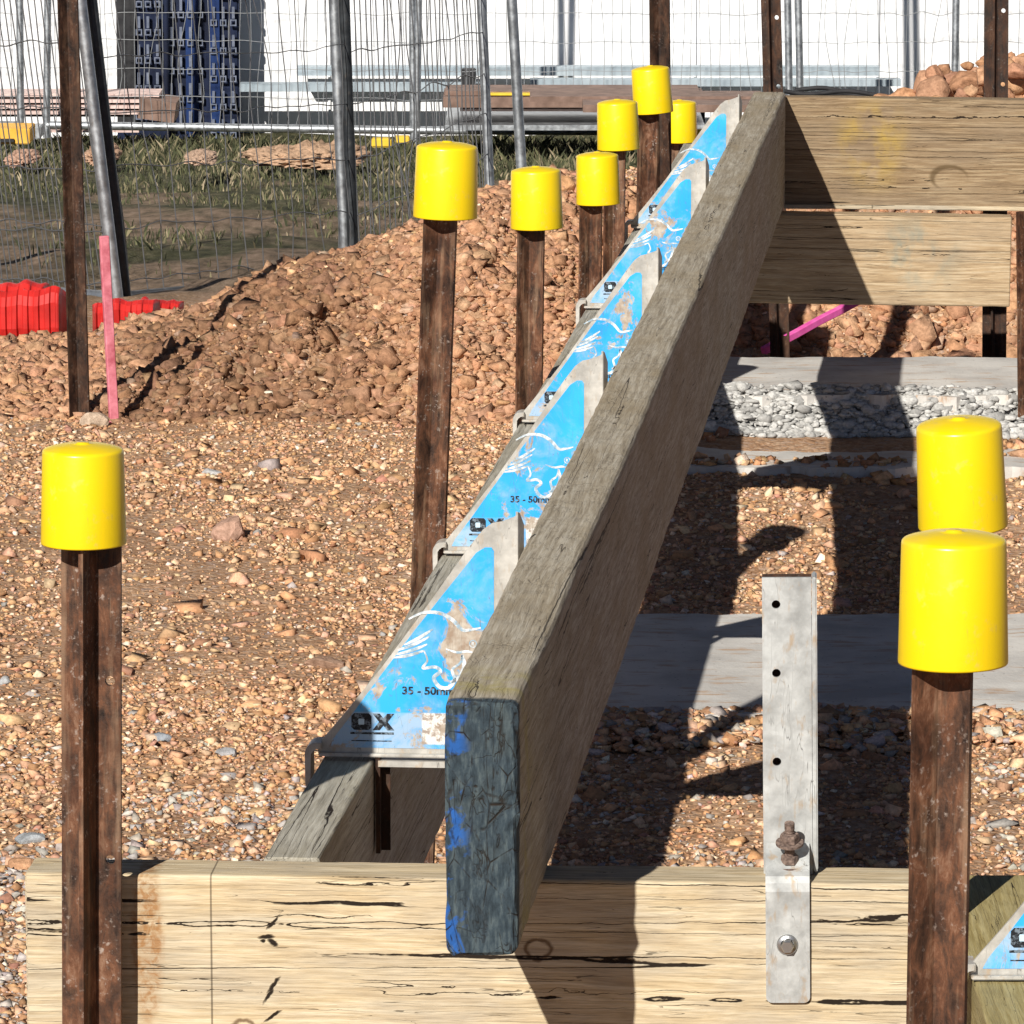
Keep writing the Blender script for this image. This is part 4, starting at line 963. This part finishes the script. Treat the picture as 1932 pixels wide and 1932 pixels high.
# stack of navy formwork panels
root = empty('formwork_stack', PY(337, 275, 28.68)); bpy.context.view_layer.update(); tag(root, 'tall stack of navy blue plastic forms with rows of small square sockets', 'formwork stack')
bx('body', 222, 449, -160, 275, 28.68, .12, M['darkblue'], root, bev=.01)
bx('end_cover', 222, 252, -160, 232, 28.65, .028, M['black'], root)
bx('blue_strip', 352, 372, -160, 258, 28.655, .024, M['midblue'], root)
bx('blue_strip', 398, 412, -160, 250, 28.655, .024, M['midblue'], root)
Vs = []; Fs = []
def add_frame(cx, cy, w_, h_, t_):
    for (x0, x1, y0, y1) in ((cx-w_/2, cx+w_/2, cy-h_/2, cy-h_/2+t_), (cx-w_/2, cx+w_/2, cy+h_/2-t_, cy+h_/2), (cx-w_/2, cx-w_/2+t_, cy-h_/2+t_, cy+h_/2-t_), (cx+w_/2-t_, cx+w_/2, cy-h_/2+t_, cy+h_/2-t_)):
        a = PY(x0, y1, 28.64); b = PY(x1, y0, 28.64); box(bmf, a.x, b.x, 28.64, 28.655, a.z, b.z)
for ci, cx in enumerate((262, 279, 297, 323, 341, 359, 377, 386, 403, 421, 440)):
    off = (0, 0, 0, 20, 20, 20, 20, -18, -18, -18, -18)[ci]
    for r_ in range(-3, 6):
        cy = 8 + r_*53 + off
        if cy > 255 or cy < -150: continue
        if cx == 386: continue
        bmf = bmesh.new(); add_frame(cx, cy, 12, 12, 2.2)
        a = PY(cx-2.4, cy-8, 28.64); b = PY(cx+2.4, cy-30, 28.64); box(bmf, a.x, b.x, 28.64, 28.655, a.z, b.z)
        o = bm_obj('socket', bmf, M['greyrib']); o.parent = root; o.matrix_parent_inverse = Matrix.Translation(root.location).inverted()
# pale steel beams on the ground before the wall
bx('steel_beam', 560, 1660, 126, 143, 28.75, .12, M['steelblue'], None, 'upper pale blue grey steel beam along the foot of the white wall', 'steel beam', 'steel beams by the wall')
bx('steel_beam', 452, 905, 158, 173, 28.6, .12, M['steelblue'], None, 'lower pale blue grey steel beam right of the navy stack', 'steel beam', 'steel beams by the wall')
bx('steel_beam', 1000, 1700, 150, 163, 28.5, .12, M['steelblue'], None, 'pale steel beam lying behind the brown boards', 'steel beam', 'steel beams by the wall')
bx('steel_block', 871, 898, 131, 162, 28.45, .1, M['black'], None, 'small dark block on the steel beams left of centre', 'block', bev=.004)
bx('steel_block', 1725, 1764, 170, 188, 27.9, .1, M['black'], None, 'small dark block behind the far timbers at right', 'block', bev=.004)
# boards
def board(x0, x1, y0, y1, Y, depth, mat, label, tw=0, group='stacked boards'):
    a = PY(x0, y1, Y); b = PY(x1, y0, Y); c = PY((x0+x1)/2, (y0+y1)/2, Y); bm = bmesh.new(); box(bm, -(b.x-a.x)/2, (b.x-a.x)/2, 0, depth, -(b.z-a.z)/2, (b.z-a.z)/2)
    o = bm_obj('board', bm, mat); o.location = (c.x, Y, c.z); o.rotation_euler = (0, R(tw), 0); return tag(o, label, 'board', group)
board(840, 1320, 172, 180, 25.6, .35, M['ply'], 'topmost brown board of the pile behind the yellow caps', 0)
board(836, 1330, 184, 203, 25.5, .5, M['ply'], 'thick brown board second in the pile behind the yellow caps', .0)
board(868, 1325, 206, 210, 25.7, .4, M['plyedge'], 'thin pale board third in the pile behind the caps')
board(880, 1330, 212, 234, 26.2, 1.0, M['black'], 'black box standing in for the dark gap under the brown board pile')  # black colour stands in for the shaded gap below the boards
board(840, 1330, 236, 246, 25.5, 1.5, M['tube'], 'grey board at the bottom of the pile behind the caps')
board(915, 1050, 176, 180, 25.55, .3, M['yobj'], 'narrow yellow strip between the upper brown boards')
board(1000, 1440, 182, 192, 24.8, .3, M['ply'], 'brown board between the topmost cap and the beam far end')
board(1100, 1440, 198, 212, 24.5, .3, M['ply'], 'lower brown board left of the beam far end')
for i, (y0, y1, x1) in enumerate(((177, 183, 300), (188, 194, 286), (199, 205, 292), (210, 216, 262), (246, 250, 262))):
    board(-200, x1, y0, y1, 27.5 - i*.02, .3, M['plyedge'], ['top', 'second', 'third', 'fourth', 'lowest'][i] + ' pink edged plank of the pile at left', 0, 'planks piled left of the navy stack')
    if i < 4: board(-200, x1-14, y1+.8, y1+4.2, 27.53, .25, M['black'], 'black strip below the ' + ['top', 'second', 'third', 'fourth'][i] + ' plank at left', 0, 'black strips between the planks')  # plain black strip under each of the upper planks
board(262, 330, 190, 228, 27.4, .4, M['ply'], 'short brown board leaning at the foot of the navy stack', 8)
root = bx('crate', -60, 56, 243, 272, 25.5, .3, M['orange'], None, 'orange yellow crate with a dark slot at the left border', 'crate', bev=.004)
s_ = bx('slot', -60, 26, 262, 268, 25.485, .014, M['black']); s_.parent = root
bx('rail_block', 56, 76, 240, 262, 26.5, .2, M['tube'], None, 'grey metal coupling below the far fence rail at left', 'coupling', bev=.004)
bx('yellow_bar', 745, 772, 258, 270, 24.8, .08, M['yobj'], None, 'yellow steel piece in the grass left of the capped stakes', 'steel piece', bev=.003)
bx('yellow_bar', 700, 738, 262, 278, 24.6, .08, M['yobj'], None, 'crumpled yellow piece in the grass by the tube post', 'steel piece', bev=.006)
bx('yellow_bar', 1290, 1345, 246, 256, 24.8, .08, M['yobj'], None, 'yellow bar below the grey board beside the smallest cap', 'steel piece', bev=.003)
# hoses behind the far timber
for i, (x0, y0, x1, y1) in enumerate(((1480, 172, 1660, 178), (1490, 178, 1680, 184), (1500, 166, 1640, 176))):
    P = [tuple(PY(x0+(x1-x0)*t, y0+(y1-y0)*t+4*math.sin(t*7+i), 24.6+i*.1)) for t in np.linspace(0, 1, 20)]
    V, F = tubes([P], .011, 8); tag(np_mesh('hose', V, F, M['black'], None, True), ['upper', 'middle', 'lower'][i] + ' black hose strand lying behind the far timbers', 'hose')
# pale sand heap beyond the fence
def heap(x0, x1, y0, y1, Y, col, label):
    a = PY(x0, y1, Y); b = PY(x1, y0, Y); bm = bmesh.new(); bmesh.ops.create_icosphere(bm, subdivisions=5, radius=1)
    for v in bm.verts:
        d = 1 + .25*mnoise.noise(v.co*1.7+Vector((Y, 0, 0))) + .16*mnoise.noise(v.co*6) + .12*mnoise.noise(v.co*15)
        v.co = Vector((v.co.x*d*(b.x-a.x)/2, v.co.y*.3*d, max(-.3, v.co.z)*d*(b.z-a.z)*(.5+.35*mnoise.noise(v.co*9))))
    o = bm_obj('sand_heap', bm, None, None, True); o.data.materials.append(M['clod']); at = o.data.color_attributes.new('col', 'FLOAT_COLOR', 'POINT'); at.data.foreach_set('color', [*col, 1]*len(o.data.vertices))
    o.location = ((a.x+b.x)/2, Y+.3, a.z); return tag(o, label, 'sand heap')
heap(462, 690, 268, 312, 22, (.42, .29, .2), 'low pale orange sand heap beyond the fence below the navy stack')
heap(340, 400, 298, 312, 21, (.5, .36, .27), 'tiny pale soil heap in the grass beyond the near fence')
heap(150, 215, 270, 305, 23, (.42, .28, .2), 'small brown heap between the leaning fence tubes')
heap(0, 60, 292, 312, 23, (.5, .33, .25), 'small pinkish heap at the left border in the grass')
# grass and weeds
n = 30000; Yg = 12.4 + (28.6-12.4)*rng.random(n)**.62; Xg = (rng.random(n)*2-1)*(.105*Yg)
msk = vnoise(Xg*1.1, Yg*.5, 61)*.55 + vnoise(Xg*4, Yg*1.6, 62)*.45 + ss(15, 25, Yg)*.22; k = rng.random(n) < ss(.42, .62, msk); Xg = Xg[k]; Yg = Yg[k]; n = len(Xg)
Hg = rng.uniform(.01, .034, n)*(1+ss(19, 27, Yg)*1.6); Wg = rng.uniform(.0015, .004, n); an = rng.random(n)*6.28; ln = rng.normal(0, .4, (n, 2))*Hg[:, None]
Zg = zt(Xg, Yg); c_, s_ = np.cos(an)*Wg, np.sin(an)*Wg
V = np.stack([np.stack([Xg-c_, Yg-s_, Zg-.01], -1), np.stack([Xg+c_, Yg+s_, Zg-.01], -1), np.stack([Xg+ln[:, 0]*.4+c_*.7, Yg+ln[:, 1]*.4, Zg+Hg*.6], -1), np.stack([Xg+ln[:, 0], Yg+ln[:, 1], Zg+Hg], -1)], 1).reshape(-1, 3)
F = (np.array([[0, 1, 2], [0, 2, 3]])[None] + (np.arange(n)*4)[:, None, None]).reshape(-1, 3)
gc = np.array([(.045, .05, .025), (.1, .1, .05), (.18, .155, .09), (.32, .26, .17)])[rng.choice(4, n, p=[.42, .33, .18, .07])]*rng.uniform(.7, 1.3, (n, 1))
tag(np_mesh('grass', V, F, M['grass'], None, False, np.repeat(np.concatenate([gc, np.ones((n, 1))], 1), 4, 0)), label='rough grass and weeds growing beyond the near fence', cat='grass', kind='stuff')

# ------------------------------------------------------------------ red plastic blocks at the fence foot
def ribbed(x0, x1, y0, y1, Y, depth, n, label, lean=0, seed=0):
    a = PY(x0, y1, Y); b = PY(x1, y0, Y); L = b.x-a.x; H = b.z-a.z; bm = bmesh.new(); pts = []
    N_ = n*8
    rows = []
    prof = [(0, 0), (-.01, .25), (-.012, .72), (.0, .9), (.02, 1.0), (depth*.5, .96), (depth, .7), (depth, 0)]
    for i in range(N_+1):
        u = i/N_; rib = .006*(1 if (i % 8) in (1, 2, 3, 4) else 0); e = min(1, min(u, 1-u)*14)
        r = []
        for (y, z) in prof:
            wob = .006*mnoise.noise(Vector((u*7+seed, z*3, 0)))
            r.append(bm.verts.new((a.x+L*u, Y + y*e - rib + wob + depth*.4*(1-e), a.z + H*z*(.9+.1*e) + lean*u + .012*mnoise.noise(Vector((u*4+seed, 5, 0)))*z)))
        rows.append(r)
    for r, q in zip(rows, rows[1:]):
        for k_ in range(len(prof)-1): bm.faces.new((r[k_], q[k_], q[k_+1], r[k_+1]))
    bm.faces.new(rows[0]); bm.faces.new(rows[-1][::-1])
    return tag(bm_obj('barrier_foot', bm, M['red']), label, 'barrier foot', 'red ribbed plastic barrier feet')
ribbed(-60, 124, 548, 642, 10.75, .1, 9, 'largest red ribbed plastic block, at the left border behind the tall stake', seed=1)
ribbed(-20, 90, 536, 575, 11.2, .1, 5, 'red plastic block behind the largest one, only its top showing', seed=2)
ribbed(172, 300, 574, 630, 11.0, .1, 6, 'red plastic block behind the pink stake', seed=3, lean=.01)
ribbed(262, 345, 568, 600, 11.35, .08, 5, 'smallest red plastic piece, right of the pink stake', seed=4)
